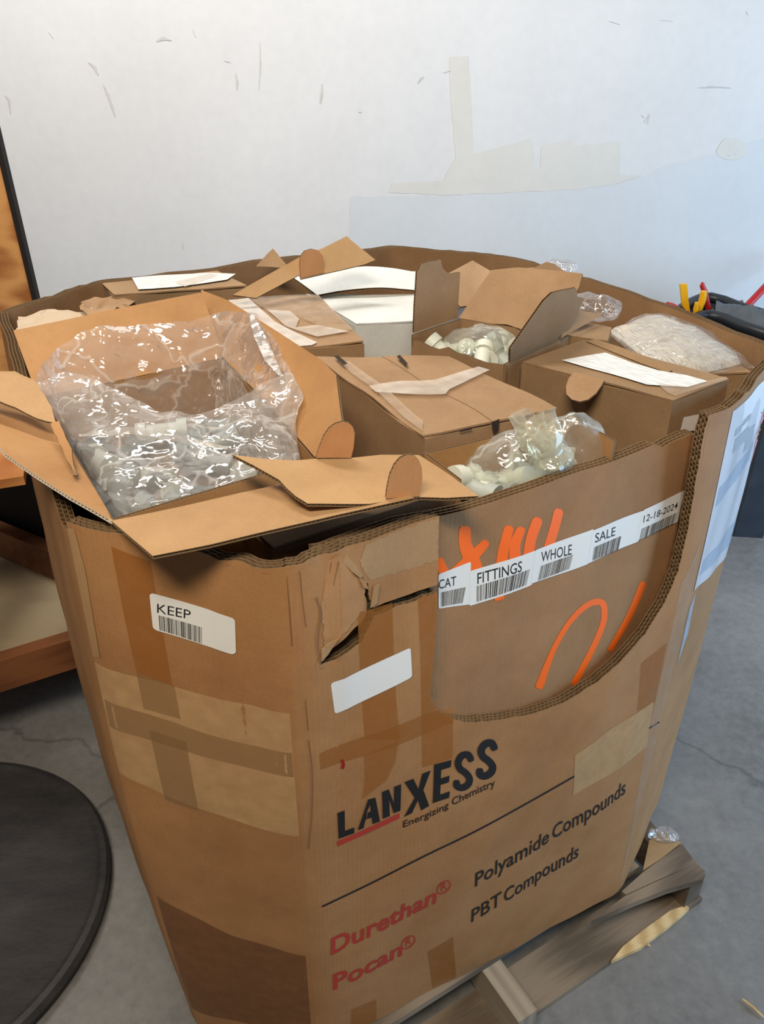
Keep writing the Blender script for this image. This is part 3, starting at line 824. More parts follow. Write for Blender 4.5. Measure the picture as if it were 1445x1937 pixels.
# inner panel: orange marks and labels
for pts in ([(879, 1002, 22), (880, 1030, 24), (892, 1060, 30), (898, 1085, 34)], [(918, 1027, 16), (885, 1062, 22), (846, 1095, 20)], [(830, 1060, 16), (842, 1088, 20)],
            [(962, 1000, 18), (952, 1040, 20), (948, 1075, 22)], [(985, 1002, 17), (974, 1030, 20), (974, 1070, 22)], [(1016, 985, 20), (1004, 1020, 20), (998, 1060, 20)],
            [(1056, 968, 18), (1048, 1000, 18), (1034, 1045, 18)], [(938, 1132, 10), (950, 1128, 10)], [(992, 1106, 12), (1002, 1102, 12)],
            [(1020, 1298, 15), (1046, 1230, 10), (1076, 1178, 10), (1108, 1146, 11), (1132, 1138, 12), (1142, 1148, 12), (1140, 1180, 11), (1118, 1232, 11), (1086, 1292, 12)],
            [(1216, 1104, 13), (1190, 1165, 12), (1154, 1228, 10)]):
    paint(inner, IN, pts, 12, M_ORANGE, .0009)
def blabel(face, par, px4, txt, t0, t1, tt, bc, seed, o):
    lab = sticker(par, face, px4, .05, o, label='white barcode label reading ' + txt)
    lettering(par, face, txt, t0, t1, tt, M_INK, o + .0004, bold=.004)
    barcode(par, face, bc, seed, o + .0004)
blabel(IN, inner, [(829, 1151), (889, 1143), (890, 1062), (829, 1086)], 'CAT', (829, 1114), (862, 1106), (829, 1097), [(833, 1147), (874, 1140), (880, 1110), (833, 1120)], 1, .0014)
blabel(IN, inner, [(887, 1146), (1005, 1106), (1014, 1040), (888, 1080)], 'FITTINGS', (902, 1104), (986, 1080), (902, 1084), [(901, 1138), (994, 1106), (1001, 1076), (901, 1108)], 2, .0017)
blabel(IN, inner, [(1003, 1104), (1112, 1066), (1122, 1000), (1012, 1040)], 'WHOLE', (1022, 1063), (1080, 1048), (1023, 1044), [(1016, 1098), (1077, 1075), (1084, 1048), (1022, 1070)], 3, .002)
blabel(IN, inner, [(1110, 1066), (1206, 1024), (1217, 965), (1120, 1003)], 'SALE', (1124, 1026), (1162, 1012), (1125, 1009), [(1119, 1060), (1168, 1040), (1174, 1013), (1123, 1034)], 4, .0023)
blabel(IN, inner, [(1200, 1024), (1280, 987), (1296, 925), (1216, 964)], '12-18-2024', (1215, 988), (1279, 961), (1217, 975), [(1208, 1021), (1275, 990), (1281, 968), (1213, 999)], 5, .0026)

# KEEP chamfer: label and tape bands
kp = [o for o in bin_.children if o.name.startswith('side_panel')][-1]
kp['label'] = 'chamfer panel with the KEEP label and bands of tape'
decal('tape_strip', kp, KP, [(210, 1033), (285, 1062), (300, 1150), (326, 1296), (258, 1272), (240, 1190)], M_TAPE_D, .0005)
decal('tape_strip', kp, KP, [(174, 1248), (300, 1290), (440, 1328), (548, 1350), (558, 1480), (566, 1582), (470, 1560), (300, 1498), (226, 1460), (208, 1400), (194, 1340)], M_TAPE_L, .0006)
decal('tape_strip', kp, KP, [(198, 1322), (330, 1366), (470, 1408), (552, 1424), (556, 1470), (470, 1452), (350, 1420), (208, 1374)], tape('tape_doubled', (160, 122, 78), .42, .35), .0008)
decal('tape_strip', kp, KP, [(282, 1380), (352, 1402), (376, 1534), (312, 1512)], MATS['tape_doubled'], .0010)
decal('tape_strip', kp, KP, [(258, 1272), (330, 1296), (342, 1360), (272, 1340)], MATS['tape_doubled'], .0010)
decal('tape_strip', kp, KP, [(296, 1694), (360, 1730), (440, 1770), (578, 1808), (590, 1960), (362, 1905)], tape('tape_dark_base', (122, 74, 28), .5, .35), .0006)
decal('folded_edge', kp, KP, [(124, 996), (141, 1000), (162, 1080), (190, 1244), (174, 1240), (146, 1110)], K_PALE, .0012)
keep = sticker(kp, KP, [(290, 1190), (447, 1238), (445, 1168), (283, 1120)], .1, .0016, label='white barcode label reading KEEP')
lettering(kp, KP, 'KEEP', (298, 1158), (361, 1171), (298, 1141), M_INK, .002)
barcode(kp, KP, [(303, 1191), (383, 1217), (383, 1186), (301, 1163)], 9, .002)
# pouch on the right chamfer
chp = bin_.children[0]
pouch_q = [(1312, 1118), (1392, 1028), (1462, 705), (1386, 778)]
pouch = decal('document_pouch', chp, CH, pouch_q, plain('pouch_paper', (226, 228, 236), .25, coat=.6), .0012)
pouch['label'] = 'white shipping papers in a clear pouch'
decal('tape_strip', chp, CH, [(1352, 960), (1416, 870), (1424, 835), (1360, 922)], tape('tape_blue_glare', (190, 206, 226), .75, .15), .002)
decal('tape_strip', chp, CH, [(1322, 1090), (1394, 1010), (1402, 970), (1330, 1060)], MATS['tape_blue_glare'], .002)
for q in ([(1384, 858), (1412, 832), (1416, 806), (1390, 830)], [(1388, 826), (1402, 812), (1404, 800), (1391, 812)], [(1405, 856), (1419, 842), (1428, 800), (1414, 812)], [(1404, 806), (1418, 793), (1420, 782), (1406, 795)]):
    decal('printed_block', chp, CH, q, plain('grey_print', (166, 170, 178), .4), .0018)
for pts in ([(1430, 838), (1434, 826), (1432, 818), (1436, 812)], [(1438, 800), (1443, 786), (1440, 780)], [(1428, 846), (1431, 832)]):
    paint(chp, CH, pts, 3.5, plain('pink_ink', (236, 150, 160), .5), .002, 'pink_scribble')
decal('tape_strip', chp, CH, [(1304, 1150), (1316, 1120), (1300, 1200), (1280, 1260)], MATS['tape_blue_glare'], .001)

# ================================================================== THE PALLET
Q0 = np.array([.695, 1.105]); pa = np.array([math.cos(math.radians(30.2)), math.sin(math.radians(30.2))]); pb = np.array([-pa[1], pa[0]])
pal = thing('pallet', 'weathered broken wooden pallet under the bulk bin', 'pallet', (*(Q0 - pa * .55 + pb * .6), 0))
def pq(x, y, z): p = Q0 - pa * x + pb * y; return (p[0], p[1], z)
def slab(name, x0, x1, y0, y1, z0, z1, mat=None):
    mb = MB(); mb.hexa([pq(x1, y0, z0), pq(x0, y0, z0), pq(x0, y1, z0), pq(x1, y1, z0), pq(x1, y0, z1), pq(x0, y0, z1), pq(x0, y1, z1), pq(x1, y1, z1)])
    return mb.build(name, mat or M_PALLET, pal)
M_PGREY = wood('pale_grey_wood', lin(138, 126, 110), lin(160, 148, 130), 1.2, (10, 1, 10), dist=3, rz=math.radians(30.2))
for x, y0, m_ in ((.0, .004, None), (.497, -.028, M_PGREY), (.9, .004, None)): slab('stringer', x, x + .045, y0, 1.2, .018, .104, m_)
for y in (.0, .36, .75, 1.14): slab('bottom_board', -.01, .955, y, y + .1, 0, .017)
for k in range(8): slab('deck_board', -.012 if k else .12, .96, .085 + k * .145, .085 + k * .145 + .12, .1045, .1225)
# splintered front deck board: only its right end is left
dz0, dz1 = .1045, .122
def splint(pts, mat=None, z0=dz0, z1=dz1):
    q = [U(*p, z1)[:2] for p in pts]; n = len(q)
    ar = sum(q[i][0] * q[(i + 1) % n][1] - q[(i + 1) % n][0] * q[i][1] for i in range(n))
    if ar < 0: q = q[::-1]
    mb = MB(); mb.add([(*p, z0) for p in q] + [(*p, z1) for p in q], [tuple(range(n - 1, -1, -1)), tuple(range(n, 2 * n))] + [(i, (i + 1) % n, n + (i + 1) % n, n + i) for i in range(n)])
    return mb.build('broken_deck_board', mat or M_PALLET, pal)
splint([(1118, 1742), (1180, 1696), (1240, 1668), (1318, 1634), (1334, 1648), (1330, 1662), (1262, 1682), (1200, 1706), (1150, 1728)])
splint([(1176, 1686), (1216, 1650), (1290, 1596), (1318, 1634), (1240, 1666), (1184, 1692)], None, dz0, dz1 + .001)
splint([(1216, 1646), (1228, 1590), (1252, 1572), (1288, 1594), (1250, 1624)], kraft('pale_splinter', (158, 132, 98), 12), dz0, dz1 + .002)
mb = MB(); ss = [U(1156, 1818, .02), U(1178, 1790, .02), U(1218, 1758, .02), U(1268, 1722, .02), U(1298, 1712, .02), U(1304, 1718, .02), U(1270, 1748, .02), U(1212, 1792, .02)]
mb.add([p for p in ss] + [p - np.array([0, 0, .012]) for p in ss], [tuple(range(8))[::-1]] + [(i, (i + 1) % 8, 8 + (i + 1) % 8, 8 + i) for i in range(8)])
mb.build('split_wood', M_RAW, pal)
for (a, b, w) in (((1405, 1890), (1445, 1925), .006), ((1222, 1787), (1230, 1790), .006)):
    p, q = U(*a, .004), U(*b, .004)
    mb = MB(); mb.tube([p, (p + q) / 2 + (0, 0, .002), q], [.002, w / 2, .0015], 6)
    tag(mb.build('wood_splinter', M_RAW), 'loose wood splinter on the floor at the bottom right corner' if a[0] > 1400 else 'tiny pale wood chip on the floor beside the pallet', 'splinter')

# ================================================================== BIN OF TOOLS (right, by the wall)
TZ = .80
fpx = [(1276, 626), (1286, 614), (1298, 605), (1312, 598), (1328, 591), (1345, 590), (1372, 597), (1405, 611), (1445, 624), (1500, 632), (1570, 634)]
fpath = [U(x, y, TZ) for x, y in fpx]
offb = np.array([.07, .20, 0])
tb = thing('tool_bin', 'dark grey plastic bin with a thick rolled lip behind the bulk bin at the right', 'bin', (*np.mean(fpath, axis=0)[:2], 0))
M_CAN = mottled('dark_grey_plastic', lin(46, 54, 64), lin(62, 70, 80), scale=12, rough=.5, bump=.1)
ring_ = [p for p in fpath] + [p + offb for p in fpath[::-1]]
n = len(ring_)
cen = np.mean(ring_, axis=0)
def shr(p, k, z): q = p + (cen - p) * k; return (q[0], q[1], z)
mb = MB()
mb.add([shr(p, .10, .0) for p in ring_] + [shr(p, .03, TZ - .02) for p in ring_] + [shr(p, .06, TZ - .02) for p in ring_] + [shr(p, .14, .03) for p in ring_],
       [(i, (i + 1) % n, n + (i + 1) % n, n + i) for i in range(n)] + [(n + i, n + (i + 1) % n, 2 * n + (i + 1) % n, 2 * n + i) for i in range(n)] + [(2 * n + i, 2 * n + (i + 1) % n, 3 * n + (i + 1) % n, 3 * n + i) for i in range(n)] + [tuple(range(3 * n, 4 * n)), tuple(range(n))[::-1]])
mb.build('bin_body', M_CAN, tb)
lp = loop_cat = [p - np.array([0, 0, .012]) for p in ring_]
mb = MB(); mb.tube(lp + [lp[0]], .019, 14); mb.build('rolled_lip', plain('black_rubber', (34, 38, 43), .4), tb, smooth=60)
bpl = Plane(fpath[7] * (1, 1, 0), fpath[9] * (1, 1, 0), fpath[7])
if bpl.n @ (CAM - bpl.p0) < 0: bpl = Plane(fpath[9] * (1, 1, 0), fpath[7] * (1, 1, 0), fpath[9])
class BP:
    def px(s, x, y, o=0): return np.array(bpl.px(x, y))
    def __call__(s, uv, o=0): return bpl(uv, o)
for pts in ([(1437, 641), (1432, 640), (1428, 645), (1429, 650), (1434, 651)], [(1441, 641), (1437, 652)], [(1440, 646), (1445, 641), (1450, 642)]):
    paint(tb, BP(), pts, 2.6, M_PAPER, .006, 'bin_lettering')
# tools standing in the can
def tool(name, label, cat, builder, grp=None):
    mb = MB(); mats = builder(mb); o = mb.build(name, mats, smooth=40); return tag(o, label, cat, grp)
M_YEL = plain('yellow_plastic', (236, 174, 20), .4); M_REDP = plain('red_painted_steel', (176, 34, 36), .4); M_GREYH = plain('grey_handle', (96, 94, 94), .55)
def flatbar(mb, pts, w, t, down=None):
    """flat bar through px/depth points"""
    P = [UY(x, y, d) for x, y, d in pts]
    V = []
    for p in P:
        for sx, sy in ((-1, -1), (1, -1), (1, 1), (-1, 1)): V.append(p + np.array([sx * w / 2, sy * t / 2, 0]))
    n = len(P)
    mb.add(V, [(3, 2, 1, 0)] + [(4 * i + k, 4 * i + (k + 1) % 4, 4 * i + 4 + (k + 1) % 4, 4 * i + 4 + k) for i in range(n - 1) for k in range(4)] + [tuple(4 * (n - 1) + k for k in range(4))])
def b1(mb):
    flatbar(mb, [(1310, 700, 2.89), (1299, 594, 2.85), (1295, 570, 2.85), (1292, 537, 2.85)], .024, .012)
    return [M_YEL]
tool('yellow_level', 'upright flat yellow bar, leftmost of the two yellow tools in the tool bin', 'tool', b1)
def b2(mb):
    mb.tube([UY(1312, 700, 2.85), UY(1322, 585, 2.83), UY(1329, 566, 2.83), UY(1331, 551, 2.83)], [.012, .012, .013, .011], 12)
    mb.tube([UY(1318, 700, 2.83), UY(1316, 584, 2.81), UY(1318, 572, 2.81)], [.008, .009, .007], 10)
    return [M_YEL]
tool('yellow_handled_cutter', 'yellow plastic handle standing in front of a red bar in the tool bin', 'tool', b2)
def b3(mb):
    mb.tube([UY(1352, 700, 2.93), UY(1340, 585, 2.89), UY(1333, 552, 2.89), UY(1328, 540, 2.89), UY(1329, 534, 2.89)], [.010, .010, .010, .009, .004], 10)
    return [M_REDP]
tool('red_pry_bar', 'red pry bar with a hooked tip behind the yellow handle', 'tool', b3)
def b4(mb):
    mb.tube([UY(1330, 640, 2.91), UY(1288, 592, 2.83), UY(1272, 580, 2.81), UY(1262, 575, 2.80)], [.010, .011, .012, .008], 10)
    return [M_REDP]
tool('red_bolt_cutter_grip', 'glossy red grip leaning left out of the tool bin', 'tool', b4)
def b5(mb):
    mb.tube([UY(1396, 596, 2.85), UY(1412, 580, 2.87), UY(1450, 540, 2.95), UY(1500, 492, 3.03)], [.013, .013, .013, .012], 12)
    return [M_REDP]
tool('red_long_handle', 'long red handle slanting up to the right out of the tool bin', 'tool', b5)
def b6(mb):
    mb.tube([UY(1335, 594, 2.95), UY(1372, 584, 2.93), UY(1406, 572, 2.91)], [.012, .014, .010], 12)
    return [M_GREYH]
tool('grey_tool_handle', 'grey handle lying across the rim of the tool bin under the red handle', 'tool', b6)
tq = [U(1352, 604, TZ), U(1390, 614, TZ), U(1445, 628, TZ), U(1540, 632, TZ)]
V = []; NA, NB = 24, 10
for i in range(NA):
    f = i / (NA - 1) * (len(tq) - 1); k = min(int(f), len(tq) - 2); p = lerp_ = tq[k] * (1 - f + k) + tq[k + 1] * (f - k)
    for j in range(NB):
        g = j / (NB - 1); q = p + offb * (.26 + .62 * g)
        V.append((q[0], q[1], TZ - .04 + (.06 + .03 * i / NA) * math.sin(math.pi * g) + .022 * nz(q[0], q[1], 2, 14) + .012 * nz(q[0], q[1], 5, 40)))
mb = MB(); mb.add(V, [(i * NB + j, (i + 1) * NB + j, (i + 1) * NB + j + 1, i * NB + j + 1) for i in range(NA - 1) for j in range(NB - 1)])
tag(mb.build('folded_tarp', mottled('slate_grey_tarp', lin(66, 76, 86), lin(108, 118, 128), scale=10, rough=.5, bump=.3), smooth=60), 'crumpled slate grey tarp stuffed in the dark tool bin', 'tarp')

# ================================================================== CONTENTS OF THE BULK BIN
def carton_body(mb, top, zb, amp=.002, seed=0, cuts=5, mi=0, inset=0.0):
    top = [np.asarray(p, float) for p in top]; c = np.mean(top, axis=0)
    bm = bmesh.new(); vs = []
    for p in top: vs.append(bm.verts.new((p[0], p[1], zb)))
    for p in top: vs.append(bm.verts.new(p))
    for f in [(0, 3, 2, 1), (4, 5, 6, 7), (0, 1, 5, 4), (1, 2, 6, 5), (2, 3, 7, 6), (3, 0, 4, 7)]: bm.faces.new([vs[i] for i in f])
    bmesh.ops.subdivide_edges(bm, edges=bm.edges[:], cuts=cuts, use_grid_fill=True)
    for v in bm.verts:
        co = v.co
        if v.co.z < zb + .02: continue
        n = nvec(Vector((co.x * 14 + seed, co.y * 14, co.z * 14))) * amp
        v.co = co + n
    bm.verts.index_update()
    mb.add([tuple(v.co) for v in bm.verts], [tuple(v.index for v in f.verts) for f in bm.faces], None, mi)
    bm.free()
def carton(name, label, cat, px4, z, zb, mat, seam=0, flap_mat=None, amp=.002, warp=.002, group=None, seed=0, gap=.0012, top3=None, sag=0.0):
    zz = [z] * 4 if np.isscalar(z) else z
    top = top3 or [U(x, y, q) for (x, y), q in zip(px4, zz)]
    top = [np.asarray(p, float) for p in top]
    c = np.mean(top, axis=0)
    t = thing(name, label, cat, (c[0], c[1], zb), group)
    body_top = [p - np.array([0, 0, .0045]) for p in top]
    mb = MB(); carton_body(mb, body_top, zb, amp, seed); mb.build('body', mat, t, smooth=35)
    pl = Plane(top[0], top[1], top[3], warp, 9, seed, (lambda u, v: 0) if not sag else None)
    h = [np.array(pl.to(p)) for p in top]
    if seam == 0: m0, m1 = (h[0] + h[3]) / 2, (h[1] + h[2]) / 2; A = [h[0], h[1], m1, m0]; B = [m0, m1, h[2], h[3]]
    elif seam == 1: m0, m1 = (h[0] + h[1]) / 2, (h[3] + h[2]) / 2; A = [h[0], m0, m1, h[3]]; B = [m0, h[1], h[2], m1]
    else: A, B = h, None
    for k, ol in enumerate((A, B)):
        if ol is None: continue
        cc = np.mean(ol, axis=0)
        ol = [tuple(p + (cc - p) / np.linalg.norm(cc - p) * gap) for p in ol]
        mb = MB(); sheet(mb, ol, (lambda dz: (lambda uv, o: pl(uv, o) + np.array([0, 0, dz])))(k * .0006), .0032, .03, 0)
        mb.build('top_flap', flap_mat or mat, t, smooth=40)
    t['_'] = 0; del t['_']
    return t, pl, top
def on(parent, pl, px, mat, name, o=.0012, label=None, spacing=.02, dz=.0006):
    mb = MB(); sheet(mb, [pl.px(*p) for p in px], lambda uv, oo: pl(uv, oo - o) + np.array([0, 0, dz]), 0, spacing)
    ob = mb.build(name, mat, parent, smooth=60)
    if label: ob['label'] = label
    return ob
def open_carton(name, label, cat, px4, z, zb, mat, inmat=None, group=None, skip=(), t=.0045, top3=None, torn=None, bulge=.004, cut=None):
    top = [np.asarray(p, float) for p in (top3 or [U(x, y, z) for x, y in px4])]
    c = np.mean(top, axis=0)
    th = thing(name, label, cat, (c[0], c[1], zb), group)
    for i in range(4):
        a, b = top[i], top[(i + 1) % 4]; L = np.linalg.norm((b - a)[:2]); H = z - zb
        dn = np.array([0, 0, -1.0])
        pl = Plane((a[0], a[1], zb), (b[0], b[1], zb), (a[0], a[1], z), .003, 8, i + 3.3, lambda u, v, L=L, H=H: bulge * math.sin(math.pi * min(max(u / L, 0), 1)) * math.sin(math.pi * min(max(v / H, 0), 1)))
        H -= (cut or {}).get(i, 0)
        te = [(L, H), (0, H)] if not (torn and i in torn) else [(L * k / 10, H - random.Random(i * 50 + k).uniform(0, torn[i])) for k in range(10, -1, -1)]
        ol = [(0, 0), (L, 0)] + te
        fl = [False, False] + [True] * (len(te) - 1) + [False]
        mb = MB(); sheet(mb, ol, pl, t, .04, 1, fl, .006, .003, skin_mi=0, edge_mi=1)
        mb.build('side_wall', [mat, K_EDGE], th, smooth=40)
    mb = MB(); s = [p + (c - p) / np.linalg.norm(c - p) * .01 for p in top]
    mb.hexa([(p[0], p[1], zb) for p in s] + [(p[0], p[1], zb + .005) for p in s]); mb.build('bottom', mat, th)
    return th, top
def flap(parent, name, a, b, c, px, mat, t=.0042, warp=.003, flutes=None, bend=None, seed=0.0, edge=None, torn=0, depth=.003):
    """board in the plane of 3-D points a,b,c whose outline is given in pixels"""
    pl = Plane(a, b, c, warp, 7, seed, bend)
    ol = [pl.px(*p) for p in px]
    if torn: ol = [tuple(p) for p in ragged(ol, torn, .012, int(seed * 10) + 1)]
    mb = MB(); sheet(mb, ol, pl, t, .025, 1, flutes if not torn else None, .0055, depth, skin_mi=0, edge_mi=1)
    return mb.build(name, [mat, edge or K_EDGE], parent, smooth=40), pl
def lerp(a, b, t): return np.asarray(a) * (1 - t) + np.asarray(b) * t
def loop_catmull(P, n):
    P = np.array(P); m = len(P); out = []
    for k in range(n):
        f = k / n * m; i = int(f); t = f - i
        p0, p1, p2, p3 = P[(i - 1) % m], P[i % m], P[(i + 1) % m], P[(i + 2) % m]
        out.append(.5 * ((2 * p1) + (-p0 + p2) * t + (2 * p0 - 5 * p1 + 4 * p2 - p3) * t ** 2 + (-p0 + 3 * p1 - 3 * p2 + p3) * t ** 3))
    return np.array(out)
def crumple(p, amp, sc, seed):
    q = Vector((p[0] * sc + seed, p[1] * sc, p[2] * sc))
    v = nvec(q) * amp
    w = nvec(q * 2.7) * amp * .5
    r = (1 - abs(noise.noise(q * 1.7))) ** 3 * amp * .6
    return np.array([v.x + w.x, v.y + w.y, v.z + w.z + r])
def film_loft(mb, rings, n=120, rows=12, amp=.008, sc=14, seed=0):
    R_ = [loop_catmull(r, n) for r in rings]; V = []
    full = []
    for k in range(len(R_) - 1):
        for q in range(rows): full.append(lerp(R_[k], R_[k + 1], q / rows))
    full.append(R_[-1])
    for row in full:
        for p in row: V.append(p + crumple(p, amp, sc, seed))
    m = len(full)
    F = [(i * n + k, i * n + (k + 1) % n, (i + 1) * n + (k + 1) % n, (i + 1) * n + k) for i in range(m - 1) for k in range(n)]
    mb.add(V, F)
def film_blob(mb, c, r, seed=0, amp=.012, sc=22, nu=40, nv=24, zmin=None):
    V = []
    for j in range(nv + 1):
        ph = -math.pi / 2 + math.pi * j / nv
        for i in range(nu):
            th = 2 * math.pi * i / nu
            p = np.array([c[0] + r[0] * math.cos(ph) * math.cos(th), c[1] + r[1] * math.cos(ph) * math.sin(th), c[2] + r[2] * math.sin(ph)])
            p = p + crumple(p, amp, sc, seed)
            if zmin is not None: p[2] = max(p[2], zmin)
            V.append(p)
    F = [(j * nu + i, j * nu + (i + 1) % nu, (j + 1) * nu + (i + 1) % nu, (j + 1) * nu + i) for j in range(nv) for i in range(nu)]
    mb.add(V, F)

# ---- pipe fittings
M_FIT = [plain('fitting_grey', (112, 120, 120), .45), plain('fitting_pale', (160, 166, 160), .5), plain('fitting_dark', (78, 88, 92), .45), plain('fitting_white', (206, 210, 198), .5)]
def fitting_mesh(kind):
    mb = MB()
    def arm(d, L, r=.013):
        d = unit(d); mb.tube([d * 0, d * L * .6, d * L * .6, d * L], [r, r, r * 1.3, r * 1.3], 14)
    if kind == 0: arm((1, 0, 0), .042); arm((-1, 0, 0), .042); arm((0, 1, 0), .036)
    elif kind == 1: arm((1, 0, 0), .042); arm((0, 1, 0), .042); mb.tube([(-.006, -.006, 0), (.008, .008, 0)], .014, 14)
    else: arm((1, 0, 0), .04, .015); arm((-1, 0, 0), .04, .015)
    return mb
FITM = []
for k in range(3):
    for m in M_FIT:  # four finishes
        o = fitting_mesh(k).build('pipe_fitting', m, smooth=40, origin=(0, 0, 0)); FITM.append(o.data); WL.pop(o.name); bpy.data.objects.remove(o, do_unlink=True)
def fittings(n, poly, z0, z1, seed, label, group, names=('pipe_tee', 'pipe_elbow', 'pipe_coupling'), mind=.03, pick=(0, 1, 2)):
    rnd = random.Random(seed); poly = np.array(poly); lo, hi = poly.min(0), poly.max(0); placed = []; tries = 0
    while len(placed) < n and tries < 4000:
        tries += 1
        p = np.array([rnd.uniform(lo[0], hi[0]), rnd.uniform(lo[1], hi[1])])
        if not inside(p[None], poly)[0] or any(np.linalg.norm(p - q) < mind for q in placed): continue
        placed.append(p); mi = rnd.randrange(3) * 4 + rnd.choice(pick)
        o = bpy.data.objects.new(names[mi // 4], FITM[mi]); COL.objects.link(o)
        o.location = (p[0], p[1], rnd.uniform(z0, z1)); o.rotation_euler = (rnd.uniform(-.6, .6), rnd.uniform(-.6, .6), rnd.uniform(0, 6.3))
        tag(o, label, 'fitting', group)

# ---- 1  big open carton at the left with the clear liner bag
Z1 = R + .012
p1 = [(208, 987), (600, 868), (425, 676), (72, 752)]
c1, T1 = open_carton('open_carton', 'large open carton at the left with spread flaps and a clear liner bag', 'carton', p1, Z1, ZP, K_FRESH)
FL, FRt, BR, BL = T1
bt = U(25, 625, R + .09); bt2 = U(378, 555, R + .09)
_, BF = flap(c1, 'back_flap', BL + (0, 0, .002), BR + (0, 0, .002), lerp(bt, bt2, .5), [(25, 625), (200, 588), (380, 553), (403, 612), (425, 676), (72, 752)], K_FRESH, seed=1.0, flutes=[True] * 3 + [False] * 3)
rt = U(600, 676, R + .085)
_, RF = flap(c1, 'right_flap', FRt + (0, 0, .002), BR + (0, 0, .002), rt, [(386, 553), (443, 577), (520, 624), (600, 675), (632, 706), (652, 800), (600, 868), (425, 676)], K_FRESH, seed=2.0, bend=lambda u, v: .010 * math.sin(u * 9))
_, LF = flap(c1, 'left_flap', BL + (0, 0, .002), FL + (0, 0, .002), U(8, 862, R + .045), [(72, 752), (-60, 700), (-40, 800), (8, 862), (70, 905), (130, 945), (212, 992), (200, 968)], K_FRESH, seed=3.0, edge=plain('white_liner_edge', (206, 196, 180), .6))
flap(c1, 'torn_ply', U(0, 755, R + .075), U(105, 800, R + .05), U(30, 705, R + .085), [(-40, 700), (28, 704), (62, 722), (98, 770), (106, 796), (70, 788), (30, 770), (-40, 742)], K_PALE, .003, .012, seed=4.0, torn=.002)
flap(c1, 'torn_ply', U(100, 800, R + .05), U(140, 900, R + .03), U(115, 780, R + .055), [(96, 802), (112, 798), (136, 850), (144, 902), (122, 860)], K_FRESH, .003, .006, seed=4.4, torn=.001)
_, FF = flap(c1, 'front_flap', FL + (0, 0, .004), FRt + (0, 0, .004), U(290, 1057, R + .026), [(212, 991), (360, 960), (520, 925), (600, 880), (700, 900), (784, 948), (640, 979), (500, 1012), (400, 1036), (290, 1058)], K_PALE, seed=5.0, warp=.002)
ZI = R - .11
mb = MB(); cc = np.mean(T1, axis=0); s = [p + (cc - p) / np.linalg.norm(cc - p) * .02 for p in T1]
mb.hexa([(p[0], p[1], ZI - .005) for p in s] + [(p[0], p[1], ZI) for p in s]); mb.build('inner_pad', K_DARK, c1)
s2 = [p + (cc - p) * .24 for p in T1]
fittings(24, [p[:2] for p in s2], ZI + .018, ZI + .045, 5, 'grey plastic pipe fitting inside the clear liner bag of the large open carton', 'fittings in the liner bag', mind=.04, pick=(0, 0, 2, 1))
def onp(pl, px, py, off): return pl([pl.px(px, py)], -off)[0]
rim = [U(66, 720, R + .06), onp(BF, 112, 672, .012), onp(BF, 190, 636, .012), onp(BF, 285, 624, .012), onp(BF, 352, 617, .014), onp(BF, 415, 606, .02), onp(RF, 498, 612, -.014),
       onp(RF, 532, 660, -.014), onp(RF, 560, 706, -.014), onp(RF, 583, 762, -.012), U(545, 700, R + .07), U(470, 745, R + .055), U(395, 786, R + .035), U(310, 778, R + .045), U(220, 744, R + .055), U(130, 706, R + .065)]
mouth = [lerp(BL, FL, .2), lerp(BL, cc, .06), lerp(BL, BR, .25), lerp(BL, BR, .5), lerp(BL, BR, .75), lerp(BL, BR, .93), lerp(BR, cc, .06), lerp(BR, FRt, .3), lerp(BR, FRt, .55), lerp(BR, FRt, .8), lerp(FRt, cc, .06),
         lerp(FRt, FL, .22), lerp(FRt, FL, .42), lerp(FRt, FL, .62), lerp(FRt, FL, .82), lerp(FL, cc, .06)]
mouth = [lerp(p, cc, .07) - np.array([0, 0, .01]) for p in mouth]
low = [lerp(p, cc, .12) - np.array([0, 0, .075]) for p in mouth]
mb = MB(); film_loft(mb, [rim, mouth, low], 160, 24, .008, 11, 2)
tag(mb.build('liner_bag', M_FILM, smooth=179), 'crinkled clear plastic liner bag puffed out of the large open carton', 'plastic bag')
lbag = bpy.data.objects['liner_bag']
def ribbon(parent, P, w, mat, name, d=(0, 0, 1)):
    P = [np.asarray(p, float) for p in P]; V = []
    for i, p in enumerate(P):
        t = unit(P[min(i + 1, len(P) - 1)] - P[max(0, i - 1)]); v = unit(CAM - p); s_ = unit(np.cross(t, unit((0, -.75, .66)))) * w * (.3 if i in (0, len(P) - 1) else 1) / 2
        V += [p + s_, p - s_]
    mb = MB(); mb.add(V, [(2 * i, 2 * i + 1, 2 * i + 3, 2 * i + 2) for i in range(len(P) - 1)]); return mb.build(name, mat, parent, smooth=179)
M_HEM = film('bag_hem_film', (.98, .97, .96), .42, .5, 14)
ribbon(lbag, [U(x, y, R + .028) for x, y in [(150, 824), (200, 817), (250, 814), (300, 822), (360, 834), (430, 848)]], .010, M_HEM, 'hem_fold')
ribbon(lbag, [onp(RF, x, y, -.03) for x, y in [(500, 612), (512, 650), (528, 690), (548, 722)]], .016, M_HEM, 'hem_fold')


